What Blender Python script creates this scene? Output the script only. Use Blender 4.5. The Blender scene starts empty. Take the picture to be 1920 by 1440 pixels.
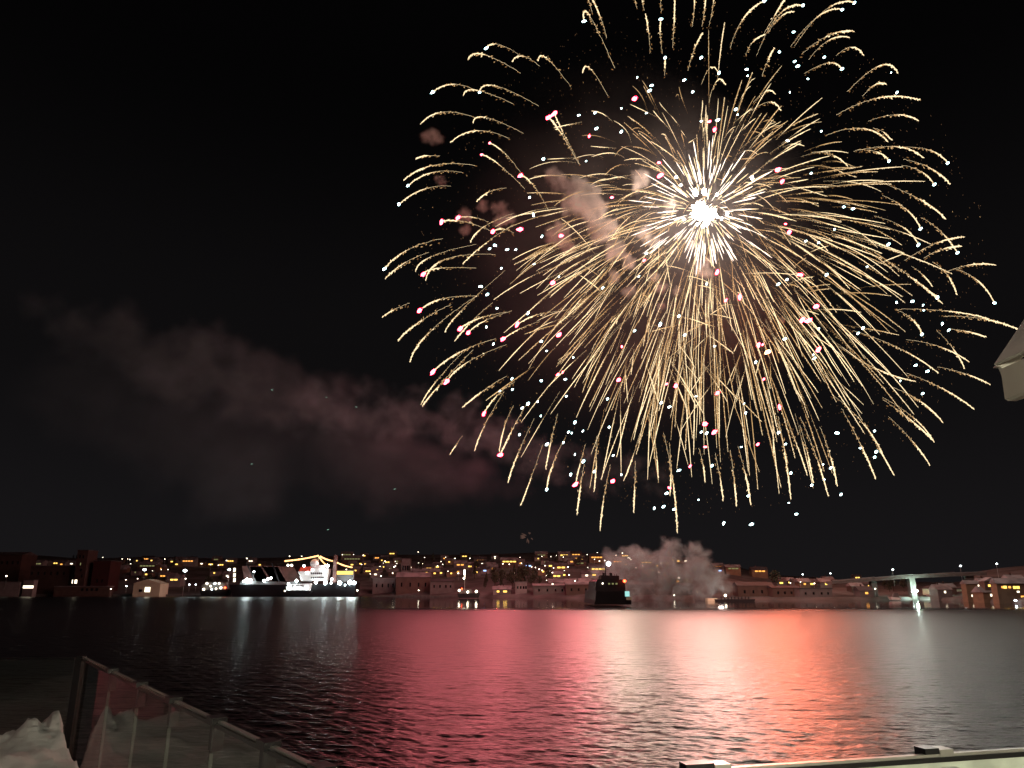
import bpy, math, random
from mathutils import Vector, Matrix, noise as mnoise
random.seed(7)
R = math.radians
scn = bpy.context.scene
COL = scn.collection

# ------------------------------------------------------------------ camera, sky, exposure
F = 1386.0                     # focal length in pixels of the 1920 px wide photograph
PITCH = R(15.26)
EYE = Vector((0, 0, 8.0))
cd = bpy.data.cameras.new('camera'); cam = bpy.data.objects.new('camera', cd); COL.objects.link(cam)
cam.location = EYE; cam.rotation_euler = (R(90) + PITCH, 0, 0)
cd.sensor_width = 36; cd.lens = 36 * F / 1920; cd.clip_start = 0.05; cd.clip_end = 20000
scn.camera = cam

w = bpy.data.worlds.new('World'); scn.world = w; w.use_nodes = True
nt = w.node_tree; nt.nodes.clear()
tcw = nt.nodes.new('ShaderNodeTexCoord'); sxw = nt.nodes.new('ShaderNodeSeparateXYZ')
skr = nt.nodes.new('ShaderNodeValToRGB')          # night sky, faintly lit by the town near the horizon
skr.color_ramp.interpolation = 'EASE'
skr.color_ramp.elements[0].position = 0.0; skr.color_ramp.elements[0].color = (0.0082, 0.0075, 0.0083, 1)
skr.color_ramp.elements[1].position = 0.62; skr.color_ramp.elements[1].color = (0.0011, 0.0010, 0.0011, 1)
_e = skr.color_ramp.elements.new(0.30); _e.color = (0.0042, 0.0038, 0.0041, 1)
bg = nt.nodes.new('ShaderNodeBackground'); bg.inputs['Strength'].default_value = 1.0
wo = nt.nodes.new('ShaderNodeOutputWorld')
nt.links.new(tcw.outputs['Generated'], sxw.inputs[0]); nt.links.new(sxw.outputs['Z'], skr.inputs[0])
nt.links.new(skr.outputs[0], bg.inputs[0]); nt.links.new(bg.outputs[0], wo.inputs[0])

vs = scn.view_settings
vs.view_transform = 'Standard'; vs.look = 'None'; vs.exposure = 0; vs.gamma = 1; vs.use_curve_mapping = False
cy = scn.cycles
cy.use_denoising = True; cy.max_bounces = 6; cy.glossy_bounces = 3; cy.diffuse_bounces = 2
cy.transparent_max_bounces = 12; cy.volume_bounces = 0; cy.volume_max_steps = 160; cy.volume_step_rate = 1.0
cy.sample_clamp_indirect = 8.0; cy.use_light_tree = True; cy.caustics_reflective = True

# ------------------------------------------------------------------ picture helpers
CP, SP = math.cos(PITCH), math.sin(PITCH)
def ray(px, py):
    u = (px - 960) / F; v = (720 - py) / F
    return Vector((u, CP - v * SP, SP + v * CP))
def P(px, py, Y):                       # the point seen at a pixel, Y metres ahead
    d = ray(px, py); return EYE + d * (Y / d.y)
def PZ(px, py, z):                      # the point seen at a pixel, at height z
    d = ray(px, py); return EYE + d * ((z - EYE.z) / d.z)
def mpp(px, py, Y):                     # metres per photo pixel there
    return Y / ray(px, py).y / F

# ------------------------------------------------------------------ materials
def mat(name, color, rough=0.8, metal=0.0, var=0.0, vscale=1.0, spec=0.5, color2=None):
    m = bpy.data.materials.new(name); m.use_nodes = True
    n = m.node_tree.nodes; l = m.node_tree.links; b = n['Principled BSDF']
    b.inputs['Base Color'].default_value = (*color, 1); b.inputs['Roughness'].default_value = rough
    b.inputs['Metallic'].default_value = metal; b.inputs['Specular IOR Level'].default_value = spec
    if var or color2:
        tc = n.new('ShaderNodeTexCoord'); nz = n.new('ShaderNodeTexNoise'); nz.inputs['Scale'].default_value = vscale
        nz.inputs['Detail'].default_value = 5; rp = n.new('ShaderNodeValToRGB')
        c2 = color2 or tuple(c * (1 - var) for c in color)
        rp.color_ramp.elements[0].color = (*c2, 1); rp.color_ramp.elements[1].color = (*color, 1)
        rp.color_ramp.elements[0].position = 0.38; rp.color_ramp.elements[1].position = 0.6
        l.new(tc.outputs['Object'], nz.inputs['Vector']); l.new(nz.outputs['Fac'], rp.inputs['Fac'])
        l.new(rp.outputs['Color'], b.inputs['Base Color'])
    return m
def emis(name, color, strength, nosample=False):
    m = bpy.data.materials.new(name); m.use_nodes = True
    n = m.node_tree.nodes; n.clear(); e = n.new('ShaderNodeEmission'); o = n.new('ShaderNodeOutputMaterial')
    e.inputs[0].default_value = (*color, 1); e.inputs[1].default_value = strength
    m.node_tree.links.new(e.outputs[0], o.inputs[0])
    if nosample: m.cycles.emission_sampling = 'NONE'
    return m
M = {}
M['snow'] = mat('snow', (0.75, 0.76, 0.78), 0.9, var=0.25, vscale=3)
_n = M['snow'].node_tree; _z = _n.nodes.new('ShaderNodeTexNoise'); _z.inputs['Scale'].default_value = 38; _z.inputs['Detail'].default_value = 6
_b = _n.nodes.new('ShaderNodeBump'); _b.inputs['Strength'].default_value = 0.7; _b.inputs['Distance'].default_value = 0.02
_n.links.new(_z.outputs['Fac'], _b.inputs['Height']); _n.links.new(_b.outputs[0], _n.nodes['Principled BSDF'].inputs['Normal'])
M['brick'] = mat('brick wall', (0.045, 0.026, 0.022), 0.9, var=0.3, vscale=0.3)
M['darkred'] = mat('dark red cladding', (0.035, 0.006, 0.006), 0.8, var=0.3, vscale=0.2)
M['wall_white'] = mat('white timber wall', (0.20, 0.20, 0.20), 0.8, var=0.2, vscale=0.3)
M['wall_grey'] = mat('grey timber wall', (0.11, 0.11, 0.11), 0.8, var=0.2, vscale=0.3)
M['wall_brown'] = mat('brown timber wall', (0.08, 0.055, 0.045), 0.8, var=0.2, vscale=0.3)
M['wall_ochre'] = mat('ochre timber wall', (0.15, 0.11, 0.07), 0.8, var=0.2, vscale=0.3)
M['roof_snow'] = mat('snowy roof', (0.20, 0.20, 0.21), 0.9, var=0.5, vscale=0.2)
M['roof_dark'] = mat('dark slate roof', (0.05, 0.05, 0.055), 0.7, var=0.3, vscale=0.3)
M['metal_dark'] = mat('dark painted metal', (0.03, 0.03, 0.033), 0.4, 0.6)
M['metal_grey'] = mat('galvanised steel', (0.35, 0.36, 0.36), 0.45, 0.7, var=0.2, vscale=5)
M['hull_black'] = mat('black ship paint', (0.012, 0.013, 0.016), 0.45, var=0.3, vscale=0.2)
M['ship_white'] = mat('white ship paint', (0.75, 0.77, 0.75), 0.5, var=0.12, vscale=0.3)
M['ship_red'] = mat('red ship paint', (0.6, 0.06, 0.03), 0.5, var=0.2, vscale=0.5)
M['deck_brown'] = mat('oxide red deck', (0.15, 0.075, 0.065), 0.7, var=0.3, vscale=0.3)
M['glass_dark'] = mat('dark window glass', (0.01, 0.011, 0.012), 0.08)
M['shed_green'] = mat('pale green cladding', (0.62, 0.68, 0.5), 0.7, var=0.1, vscale=0.4)
M['concrete'] = mat('concrete', (0.12, 0.12, 0.115), 0.85, var=0.3, vscale=0.4)
M['bark'] = mat('bark', (0.06, 0.045, 0.035), 0.9, var=0.3, vscale=3)
M['leaf'] = mat('dark foliage', (0.035, 0.045, 0.025), 0.9, var=0.4, vscale=0.6)
M['house_paint'] = mat('white house paint', (0.72, 0.72, 0.64), 0.6, var=0.1, vscale=4)
M['win_y'] = emis('warm yellow window light', (1.0, 0.62, 0.12), 2.4)
M['win_o'] = emis('orange window light', (1.0, 0.42, 0.08), 1.8)
M['win_w'] = emis('white window light', (1.0, 0.86, 0.62), 3.0)
M['win_b'] = emis('blue window light', (0.35, 0.55, 1.0), 2.2)
M['win_d'] = emis('dim green window light', (0.6, 0.6, 0.25), 0.35)
M['lamp_w'] = emis('white lamp light', (1.0, 0.88, 0.66), 9)
M['lamp_c'] = emis('cold floodlight', (0.86, 0.98, 1.0), 15)
M['lamp_g'] = emis('greenish floodlight', (0.72, 1.0, 0.82), 1500)
M['lamp_s'] = emis('ship floodlight', (0.84, 1.0, 1.0), 80)
M['lamp_o'] = emis('amber festoon light', (1.0, 0.52, 0.2), 3.2)
M['lamp_r'] = emis('red navigation light', (1.0, 0.07, 0.02), 14)
for _k in ('win_y', 'win_o', 'win_w', 'win_b', 'win_d'): M[_k].cycles.emission_sampling = 'NONE'
M['teal'] = emis('teal cabin light', (0.35, 0.75, 0.7), 1.1)

# ------------------------------------------------------------------ mesh builder
class MB:
    def __init__(s): s.v = []; s.f = []; s.m = []
    def add(s, vs_, fs_, mi=0):
        o = len(s.v); s.v += [tuple(v) for v in vs_]; s.f += [tuple(i + o for i in f) for f in fs_]; s.m += [mi] * len(fs_); return s
    def box(s, x0, x1, y0, y1, z0, z1, mi=0):
        return s.add([(x0,y0,z0),(x1,y0,z0),(x1,y1,z0),(x0,y1,z0),(x0,y0,z1),(x1,y0,z1),(x1,y1,z1),(x0,y1,z1)],
                     [(0,3,2,1),(4,5,6,7),(0,1,5,4),(1,2,6,5),(2,3,7,6),(3,0,4,7)], mi)
    def prism(s, front, off, mi=0):     # polygon extruded by a vector
        n = len(front); off = Vector(off); b = [Vector(p) + off for p in front]
        return s.add([Vector(p) for p in front] + b, [tuple(range(n)), tuple(range(2*n-1, n-1, -1))] + [((i+1) % n, i, n+i, n+(i+1) % n) for i in range(n)], mi)
    def bar(s, a, b, wd, ht, mi=0):     # a beam of rectangular section
        a = Vector(a); b = Vector(b); d = (b - a).normalized()
        up = Vector((0,0,1)) if abs(d.z) < 0.95 else Vector((0,1,0))
        r = d.cross(up).normalized() * wd / 2; u = r.cross(d).normalized() * ht / 2
        return s.prism([a - r - u, a + r - u, a + r + u, a - r + u], b - a, mi)
    def tube(s, pts, rad, n=6, mi=0):
        pts = [Vector(p) for p in pts]; rings = []
        for i, p in enumerate(pts):
            d = (pts[min(i+1, len(pts)-1)] - pts[max(i-1, 0)]).normalized()
            up = Vector((0,0,1)) if abs(d.z) < 0.9 else Vector((1,0,0))
            a = d.cross(up).normalized(); b = a.cross(d)
            rr = rad[i] if isinstance(rad, (list, tuple)) else rad
            rings.append([p + (a * math.cos(t * 2 * math.pi / n) + b * math.sin(t * 2 * math.pi / n)) * rr for t in range(n)])
        vs_ = [v for r in rings for v in r]; fs_ = []
        for i in range(len(pts) - 1):
            for t in range(n): fs_.append((i*n+t, i*n+(t+1) % n, (i+1)*n+(t+1) % n, (i+1)*n+t))
        fs_.append(tuple(range(n-1, -1, -1))); fs_.append(tuple((len(pts)-1)*n + t for t in range(n)))
        return s.add(vs_, fs_, mi)
    def ball(s, c, r, sub=1, jit=0.0, stretch=(1,1,1), mi=0):
        vs_, fs_ = ICO[sub]; c = Vector(c); o = Vector((random.random()*99, random.random()*99, random.random()*99))
        out = []
        for v in vs_:
            k = 1 + (jit * mnoise.noise(v * 1.6 + o) * 1.4 if jit else 0)
            out.append(c + Vector((v.x * stretch[0], v.y * stretch[1], v.z * stretch[2])) * r * k)
        return s.add(out, fs_, mi)
    def grain(s, c, ax, r, ln, mi=0):   # an elongated octahedron
        ax = ax.normalized(); a = ax.orthogonal().normalized(); b = ax.cross(a)
        return s.add([c + ax*ln, c - ax*ln, c + a*r, c + b*r, c - a*r, c - b*r],
                     [(0,2,3),(0,3,4),(0,4,5),(0,5,2),(1,3,2),(1,4,3),(1,5,4),(1,2,5)], mi)
    def build(s, name, mats, parent=None, smooth=False):
        me = bpy.data.meshes.new(name); me.from_pydata(s.v, [], s.f); me.update()
        for m in (mats if isinstance(mats, (list, tuple)) else [mats]): me.materials.append(m)
        if any(s.m): me.polygons.foreach_set('material_index', s.m)
        if smooth: me.polygons.foreach_set('use_smooth', [True] * len(me.polygons))
        o = bpy.data.objects.new(name, me); COL.objects.link(o)
        if parent:
            o.parent = parent; o.matrix_parent_inverse = Matrix.Translation(-parent.location)
        return o
def _ico(sub):
    import bmesh
    bm = bmesh.new(); bmesh.ops.create_icosphere(bm, subdivisions=sub, radius=1)
    bm.verts.ensure_lookup_table()
    r = ([v.co.copy() for v in bm.verts], [tuple(v.index for v in f.verts) for f in bm.faces]); bm.free(); return r
ICO = {k: _ico(k) for k in (1, 2, 3)}

THINGS = []
def tag(o, label=None, cat=None, group=None, kind=None):
    if label: o['label'] = label; THINGS.append(o)
    if cat: o['category'] = cat
    if group: o['group'] = group
    if kind: o['kind'] = kind
    return o
def empty(name, loc, label, cat, group=None):
    o = bpy.data.objects.new(name, None); COL.objects.link(o); o.location = loc; o.empty_display_size = 0.5
    return tag(o, label, cat, group)

# ------------------------------------------------------------------ land and water
def lerp_tab(tab, x):
    if x <= tab[0][0]: return tab[0][1]
    for (a, b), (c, d) in zip(tab, tab[1:]):
        if x <= c: return b + (d - b) * (x - a) / (c - a)
    return tab[-1][1]
CREST = [(-400,1036),(0,1037),(130,1046),(300,1044),(420,1048),(560,1044),(700,1040),(900,1040),(1000,1036),(1100,1037),(1200,1042),(1300,1050),
         (1380,1062),(1440,1078),(1520,1082),(1640,1090),(1800,1092),(1830,1072),(1880,1064),(1920,1060),(2100,1050),(2400,1040)]
WLINE = [(-400,1118),(700,1118.5),(1000,1121),(1400,1124.5),(1560,1126),(1720,1124),(1810,1128),(1920,1133),(2400,1140)]
YCREST = [(-400,1000),(1400,1000),(1700,900),(1800,760),(1830,560),(2400,520)]
def px_of(x, y): return 960 + x / y * F * 1.0365
def shore_y(px):
    p = PZ(px, lerp_tab(WLINE, px), 0.0); return p.y
def tz(x, y):
    px = max(-400, min(2400, px_of(x, max(y, 1)))); ys = shore_y(px); yc = lerp_tab(YCREST, px)
    zc = P(px, lerp_tab(CREST, px), yc).z
    t = (y - ys) / (yc - ys)
    if t < 0: return max(-4.0, 1.0 + t * 400)
    n = mnoise.noise(Vector((x * 0.012, y * 0.012, 3.1))) * 5 + mnoise.noise(Vector((x * 0.04, y * 0.04, 7))) * 1.6
    if t <= 1: return 1.4 + (zc - 1.4) * (t ** 0.85) + n * min(1, t * 4) * (1 - 0.8 * t)
    return zc - (t - 1) * 12 + n * 0.2
def ground_at(px, py, up):              # where a point `up` metres above the land is seen at this pixel
    ys = shore_y(px); yc = lerp_tab(YCREST, px); y = ys + 3
    while y < yc:
        p = P(px, py, y)
        if tz(p.x, y) + up >= p.z: break
        y += 3.0
    p = P(px, py, y); return p
cols_ = [-52 + i * 0.4 for i in range(261)]
rows_ = [0.0, 0.004, 0.012] + [0.03 + 0.97 * (i / 40) for i in range(41)] + [1.15, 1.5, 2.2]
mb = MB()
for a in cols_:
    tx = math.tan(R(a)); px = 960 + tx * F * 1.0365; pxc = max(-400, min(2400, px)); ys = shore_y(pxc); yc = lerp_tab(YCREST, pxc)
    for t in [-0.02] + rows_:
        y = ys + (yc - ys) * t; mb.v.append((tx * y, y, -4.0 if t < 0 else tz(tx * y, y)))
nr = len(rows_) + 1
for i in range(len(cols_) - 1):
    for j in range(nr - 1):
        mb.f.append((i*nr+j, (i+1)*nr+j, (i+1)*nr+j+1, i*nr+j+1)); mb.m.append(0)
M['hill'] = mat('snowy hillside with scrub', (0.085, 0.084, 0.085), 0.95, color2=(0.03, 0.028, 0.026), vscale=0.05)
tag(mb.build('terrain', M['hill'], smooth=True), kind='structure')

WAVE_SLOPE = 0.185
def water_mat():
    m = bpy.data.materials.new('harbour water'); m.use_nodes = True
    n = m.node_tree.nodes; l = m.node_tree.links; b = n['Principled BSDF']
    b.inputs['Base Color'].default_value = (0.004, 0.006, 0.007, 1); b.inputs['IOR'].default_value = 1.33
    g = n.new('ShaderNodeNewGeometry'); sx = n.new('ShaderNodeSeparateXYZ'); l.new(g.outputs['Position'], sx.inputs[0])
    def noise(sc, det, ys=1.0, dist=0.0):
        mp = n.new('ShaderNodeMapping'); mp.inputs['Scale'].default_value = (0.36, ys, 1); l.new(g.outputs['Position'], mp.inputs[0])
        z = n.new('ShaderNodeTexNoise'); z.inputs['Scale'].default_value = sc; z.inputs['Detail'].default_value = det
        z.inputs['Roughness'].default_value = 0.6; z.inputs['Distortion'].default_value = dist; l.new(mp.outputs[0], z.inputs['Vector']); return z.outputs['Fac']
    def math_(op, a, b_=None, c=None, clamp=False):
        k = n.new('ShaderNodeMath'); k.operation = op; k.use_clamp = clamp
        for i, v in enumerate((a, b_, c)):
            if v is None: continue
            if isinstance(v, (int, float)): k.inputs[i].default_value = v
            else: l.new(v, k.inputs[i])
        return k.outputs[0]
    # a belt of sheltered, nearly flat water under the far shore
    edge = math_('ADD', sx.outputs['Y'], math_('MULTIPLY', math_('SUBTRACT', noise(0.012, 3), 0.5), 40))
    calm = n.new('ShaderNodeMapRange'); calm.interpolation_type = 'SMOOTHSTEP'
    calm.inputs['From Min'].default_value = 245; calm.inputs['From Max'].default_value = 300
    l.new(edge, calm.inputs['Value'])
    rat = n.new('ShaderNodeMapRange'); rat.interpolation_type = 'SMOOTHSTEP'; rat.inputs['From Min'].default_value = -0.23; rat.inputs['From Max'].default_value = -0.13
    l.new(math_('DIVIDE', sx.outputs['X'], sx.outputs['Y']), rat.inputs['Value']); cal = math_('MULTIPLY', calm.outputs[0], rat.outputs[0])
    far = n.new('ShaderNodeMapRange'); far.interpolation_type = 'SMOOTHSTEP'; far.inputs['From Min'].default_value = 25; far.inputs['From Max'].default_value = 190
    far.inputs['To Min'].default_value = 0.278; far.inputs['To Max'].default_value = 0.345; l.new(sx.outputs['Y'], far.inputs['Value'])   # ripples too small to model blur the far water
    rough = math_('MULTIPLY', math_('MULTIPLY_ADD', cal, -0.86, 1.0), far.outputs[0]); l.new(rough, b.inputs['Roughness'])
    h = math_('ADD', math_('MULTIPLY', noise(3.5, 3, 1.4, 0.3), 1.0), math_('MULTIPLY', noise(11.0, 2, 1.3), 0.3))
    h = math_('ADD', h, math_('MULTIPLY', noise(0.8, 3, 1.2, 0.5), 3.0))
    h = math_('MULTIPLY', h, math_('MULTIPLY_ADD', cal, -0.97, 1.0))
    bp = n.new('ShaderNodeBump'); bp.inputs['Strength'].default_value = 1.0; bp.inputs['Distance'].default_value = 0.075
    l.new(h, bp.inputs['Height']); l.new(bp.outputs[0], b.inputs['Normal'])
    return m
import numpy as np
rng = np.random.default_rng(11)
NC = 900; rr_ = [14.0]
while rr_[-1] < 780: rr_.append(rr_[-1] * (1.02 if rr_[-1] < 31 else 1 + min(0.006, 0.0017 * max(1.0, rr_[-1] / 60))))
az = np.radians(np.linspace(-42, 42, NC)); rr_ = np.array(rr_)
RRm, AZ = np.meshgrid(rr_, az, indexing='ij'); WX = RRm * np.sin(AZ); WY = RRm * np.cos(AZ); WZ = np.zeros_like(WX)
step = np.maximum(np.gradient(rr_)[:, None] + 0 * AZ, RRm * 84 / 57.3 / NC) * 2.4
wind = np.radians(250)
def sstep(a, b_, v):
    t = np.clip((v - a) / (b_ - a), 0, 1); return t * t * (3 - 2 * t)
calm_ = sstep(245, 300, WY) * sstep(-0.23, -0.13, WX / WY)
gust = 0.75 + 0.35 * np.sin(WX * 0.021 + 1.3 + 0.6 * np.sin(WY * 0.03)) * np.sin(WY * 0.037 + 0.4)
for i in range(46):
    lam = 0.18 * (17 ** (i / 45.0)); th = wind + rng.normal(0, 0.34); kx, ky = np.cos(th) * 6.2832 / lam, np.sin(th) * 6.2832 / lam
    amp = WAVE_SLOPE * lam / 6.2832 * math.sqrt(2 / 46.0) * (1.0 if lam < 1.4 else 0.55)
    ph = kx * WX + ky * WY + rng.uniform(0, 6.28)
    WZ += amp * (np.sin(ph) + 0.22 * np.cos(2 * ph)) * np.clip((lam - step) / (step * 0.5), 0, 1)
WZ *= gust * (1 - 0.985 * calm_)
nrw, ncl = WX.shape
me = bpy.data.meshes.new('water'); ii = np.arange(nrw * ncl).reshape(nrw, ncl)
quads = np.stack([ii[:-1, :-1], ii[:-1, 1:], ii[1:, 1:], ii[1:, :-1]], -1).reshape(-1, 4)[:, ::-1]
me.vertices.add(nrw * ncl); me.vertices.foreach_set('co', np.stack([WX, WY, WZ], -1).ravel())
me.loops.add(quads.size); me.loops.foreach_set('vertex_index', quads.ravel())
me.polygons.add(len(quads)); me.polygons.foreach_set('loop_start', np.arange(0, quads.size, 4))
me.polygons.foreach_set('use_smooth', np.ones(len(quads), bool)); me.update(calc_edges=True); me.materials.append(water_mat())
wob = bpy.data.objects.new('water', me); COL.objects.link(wob); tag(wob, kind='structure')

# ------------------------------------------------------------------ houses, lamps and trees on the far shore
BINS = [(0,70,'above the cream kiosk'),(70,135,'beside the brick tower'),(135,166,'behind the brick tower'),(166,213,'behind the red warehouse'),
    (213,246,'between warehouse and shed'),(246,306,'behind the green shed'),(306,368,'near the floodlight mast'),(368,432,'behind the passenger ferry'),
    (432,530,"behind the ship's deck"),(530,672,"behind the ship's bridge"),(672,762,"past the ship's stern"),(762,832,'above the quay warehouses'),
    (832,912,'above the workboat'),(912,1002,'around the wooded knoll'),(1002,1082,'between knoll and ferry'),(1082,1182,'behind the black ferry'),
    (1182,1302,'in the launch smoke'),(1302,1462,'beyond the fireworks barge'),(1462,1602,'between barge and bridge'),(1602,1702,'at the bridge end'),
    (1702,1812,'beneath the bridge'),(1812,2400,'east of the bridge')]
def place_words(px, py):
    b = next((t for a, c, t in BINS if a <= px < c), 'along the far shore')
    c = lerp_tab(CREST, px); wl = lerp_tab(WLINE, px); t = (wl - py) / (wl - c)
    row = 'by the shore' if t < 0.36 else ('halfway uphill' if t < 0.7 else 'on the ridge')
    return row + ' ' + b
NUM = ['no', 'one', 'two', 'three', 'four', 'five', 'six', 'seven', 'eight']
WALLS = [('white', 'wall_white'), ('grey', 'wall_grey'), ('brown', 'wall_brown'), ('ochre', 'wall_ochre')]
PENDING = []
def add_house(px, py, code, wpx, floors=1, winh=1.15):
    up = 3.0 + (floors - 1) * 2.8
    p = ground_at(px, py, up); k = mpp(px, py, p.y)
    wwid = max(wpx * k, 1.2); nwin = max(1, min(6, round(wwid / 3.0)))
    bw = max(8.0, wwid + 3.0 + random.random() * 2); bd = 7 + random.random() * 2
    gz = p.z - up; hh = up + 1.3
    wc, wm = random.choice(WALLS); roofm = 'roof_snow' if random.random() < 0.6 else 'roof_dark'
    lit = {'y':'yellow','o':'orange','w':'white','b':'blue','d':'dim green'}[code]
    wl = (NUM[nwin] + ' ' if nwin > 1 else 'one ') + lit + (' windows' if nwin > 1 else ' window')
    e = empty('house', (p.x, p.y, gz), 'x', 'house', 'houses on the far shore')
    PENDING.append((e, px, f'house with {wl}', place_words(px, py)))
    x0, x1, y0, y1 = p.x - bw/2, p.x + bw/2, p.y + 0.06, p.y + bd
    b = MB(); b.box(x0, x1, y0, y1, gz - 4, gz + hh); b.build('wall', M[wm], e)
    b = MB(); rh = bd * 0.33; ov = 0.5
    b.prism([(x0-ov, y0-ov, gz+hh), (x0-ov, y1+ov, gz+hh), (x0-ov, (y0+y1)/2, gz+hh+rh)], (bw+2*ov, 0, 0)); b.build('roof', M[roofm], e)
    pitch = wwid / nwin
    for i in range(nwin):
        cx = p.x - wwid/2 + pitch * (i + 0.5); ww = min(pitch * 0.78, 2.6)
        b = MB(); b.box(cx - ww/2, cx + ww/2, y0 - 0.12, y0 - 0.02, p.z - winh/2, p.z + winh/2); b.build('window', M['win_' + code], e)
    if random.random() < 0.5:
        b = MB(); cx = x0 + bw * 0.3; b.box(cx, cx + 0.7, (y0+y1)/2 - 0.35, (y0+y1)/2 + 0.35, gz+hh+rh-0.4, gz+hh+rh+1.0); b.build('chimney', M['brick'], e)
    return e
def add_lamp(px, py, size=1.0, code='lamp_w', height=6.0, Y=None, name='street_lamp', what=None, gz=None):
    if Y: p = P(px, py, Y)
    else: p = ground_at(px, py, height)
    base = p.z - height if gz is None else gz
    e = empty(name, (p.x, p.y, base), 'x', 'street lamp' if name == 'street_lamp' else 'floodlight mast', 'street lamps on the far shore' if name == 'street_lamp' else None)
    b = MB(); b.tube([(p.x, p.y + 0.5, base - 1), (p.x, p.y + 0.5, p.z + 0.35)], [0.12, 0.08]); b.bar((p.x, p.y + 0.5, p.z + 0.4), (p.x, p.y - 0.4, p.z + 0.4), 0.1, 0.1); b.build('pole', M['metal_grey'], e)
    r = 0.42 * size * random.uniform(0.85, 1.2)
    b = MB(); b.ball(p, r, 1, 0, (1.2, 1, 0.8)); b.build('lamp_head', M[code], e)
    col = {'lamp_w':'warm white','lamp_c':'cold white','lamp_g':'greenish white'}[code]
    if what: e['label'] = what
    else: PENDING.append((e, px, f'{col} street lamp on thin pole', place_words(px, py)))
    return e

HOUSES = [  # px, py, colour, width in px
 (65,1057,'d',24),(83,1057,'y',6),(104,1056,'y',8),(115,1058,'o',5),(124,1057,'b',6),(134,1057,'w',7),(182,1058,'w',12),(176,1069,'w',6),(202,1056,'o',9),(216,1056,'y',11),(213,1062,'w',5),
 (275,1048,'o',14),(286,1051,'y',8),(276,1061,'d',28),(297,1066,'o',12),(331,1058,'y',6),(322,1053,'y',5),(352,1052,'o',20),(378,1057,'w',5),(395,1058,'y',9),(305,1080,'o',10),(319,1082,'y',5),(326,1087,'y',15),
 (405,1049,'d',8),(415,1059,'y',8),(432,1052,'y',12),(470,1052,'w',8),(487,1059,'y',5),(650,1040,'d',16),(660,1048,'d',30),(683,1042,'y',6),(707,1046,'o',9),(735,1038,'y',10),(678,1057,'y',9),(690,1071,'y',10),(692,1064,'w',7),
 (705,1063,'y',6),(718,1063,'y',6),(704,1077,'w',6),(726,1054,'y',9),(732,1066,'d',7),(775,1075,'w',4),(784,1075,'w',5),(804,1066,'y',10),(820,1063,'y',8),(800,1074,'y',4),(815,1075,'y',5),(830,1073,'y',5),(846,1075,'y',4),
 (858,1072,'o',9),(863,1059,'o',15),(871,1043,'y',9),(882,1062,'y',9),(892,1063,'y',6),(900,1051,'o',16),(904,1057,'w',4),(893,1073,'y',6),(903,1065,'y',6),(909,1070,'b',7),(925,1066,'o',7),(921,1062,'y',5),(928,1044,'w',4),
 (955,1053,'y',26),(946,1058,'w',4),(966,1058,'w',5),(976,1056,'o',5),(990,1061,'b',13),(1015,1041,'d',15),(1058,1041,'y',15),(1080,1040,'o',15),(1081,1047,'o',10),(1052,1064,'y',16),(1032,1061,'y',8),(1058,1078,'y',5),(1044,1080,'y',14),
 (1100,1079,'w',6),(1114,1078,'y',10),(1119,1045,'o',21),(1122,1067,'y',26),(1088,1056,'d',14),(1040,1096,'y',7),(1050,1096,'w',6),(1070,1095,'y',7),(1097,1096,'y',5),(935,1109,'y',9),(947,1109,'y',9),(781,1097,'y',9),(794,1097,'w',5),
 (1172,1042,'y',12),(1158,1053,'o',16),(1173,1058,'y',5),(1212,1055,'y',19),(1231,1056,'w',8),(1232,1061,'y',4),(1245,1050,'y',4),(1251,1056,'y',6),(1263,1050,'y',7),(1272,1052,'y',5),(1292,1079,'o',5),(1271,1090,'o',6),(1248,1090,'w',7),
 (1347,1063,'o',12),(1350,1070,'b',7),(1375,1066,'d',20),(1425,1071,'o',20),(1424,1075,'y',8),(1465,1093,'y',8),(1481,1092,'y',7),(1497,1094,'d',6),(1509,1095,'o',5),(1522,1095,'y',8),(1555,1090,'y',9),(1549,1095,'y',5),
 (1608,1083,'y',9),(1608,1103,'w',9),(1617,1097,'b',6),(1630,1099,'y',6),(1625,1112,'o',7),(1772,1110,'w',4),(1781,1106,'y',7),
 (1856,1098,'y',14),(1859,1116,'w',5),(1911,1093,'y',6)]
LAMPS = [(13,1044),(55,1056),(193,1045),(210,1080),(219,1084),(236,1087),(258,1085),(229,1048),(315,1068),(348,1085),(40,1083),(72,1088),(118,1108),(543,1043),(566,1043),(642,1040),(663,1040),(681,1041),(764,1048),(784,1035),(792,1057),(827,1053),(830,1058),
 (840,1071),(853,1047),(881,1047),(943,1057),(955,1058),(928,1047),(975,1045),(978,1056),(997,1063),(1004,1064),(965,1074),(1025,1035),(1073,1035),(1101,1040),(1111,1040),(1120,1036),(1124,1052),(1134,1051),(1038,1065),(1058,1070),(1065,1063),(1030,1071),(1025,1088),(1024,1079),
 (1067,1078),(1078,1089),(1127,1081),(1036,1095),(785,1107),(1178,1046),(1155,1041),(1167,1037),(1236,1073),(1407,1097),(1425,1097),(1482,1093),(1501,1091),(1527,1094),(1308,1110),(1264,1116),(1641,1104),(1852,1096),(776,1095)]
_r = random.Random(21)
for _ in range(100):
    px = _r.choice((_r.uniform(690, 900), _r.uniform(1000, 1130), _r.uniform(220, 430), _r.uniform(640, 760), _r.uniform(1180, 1290))); c0 = lerp_tab(CREST, px)
    py = c0 + 3 + (_r.random() ** 1.5) * 38
    if _r.random() < 0.5: HOUSES.append((px, py, _r.choice('yyyowd'), _r.choice((3, 4, 5, 7))))
    else: LAMPS.append((px, py))
for px, py, c, wpx in HOUSES: add_house(px, py, c, wpx, floors=2 if wpx > 14 else 1)
for px, py in LAMPS: add_lamp(px, py, random.choice((0.7, 0.9, 1.0, 1.15)))
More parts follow.
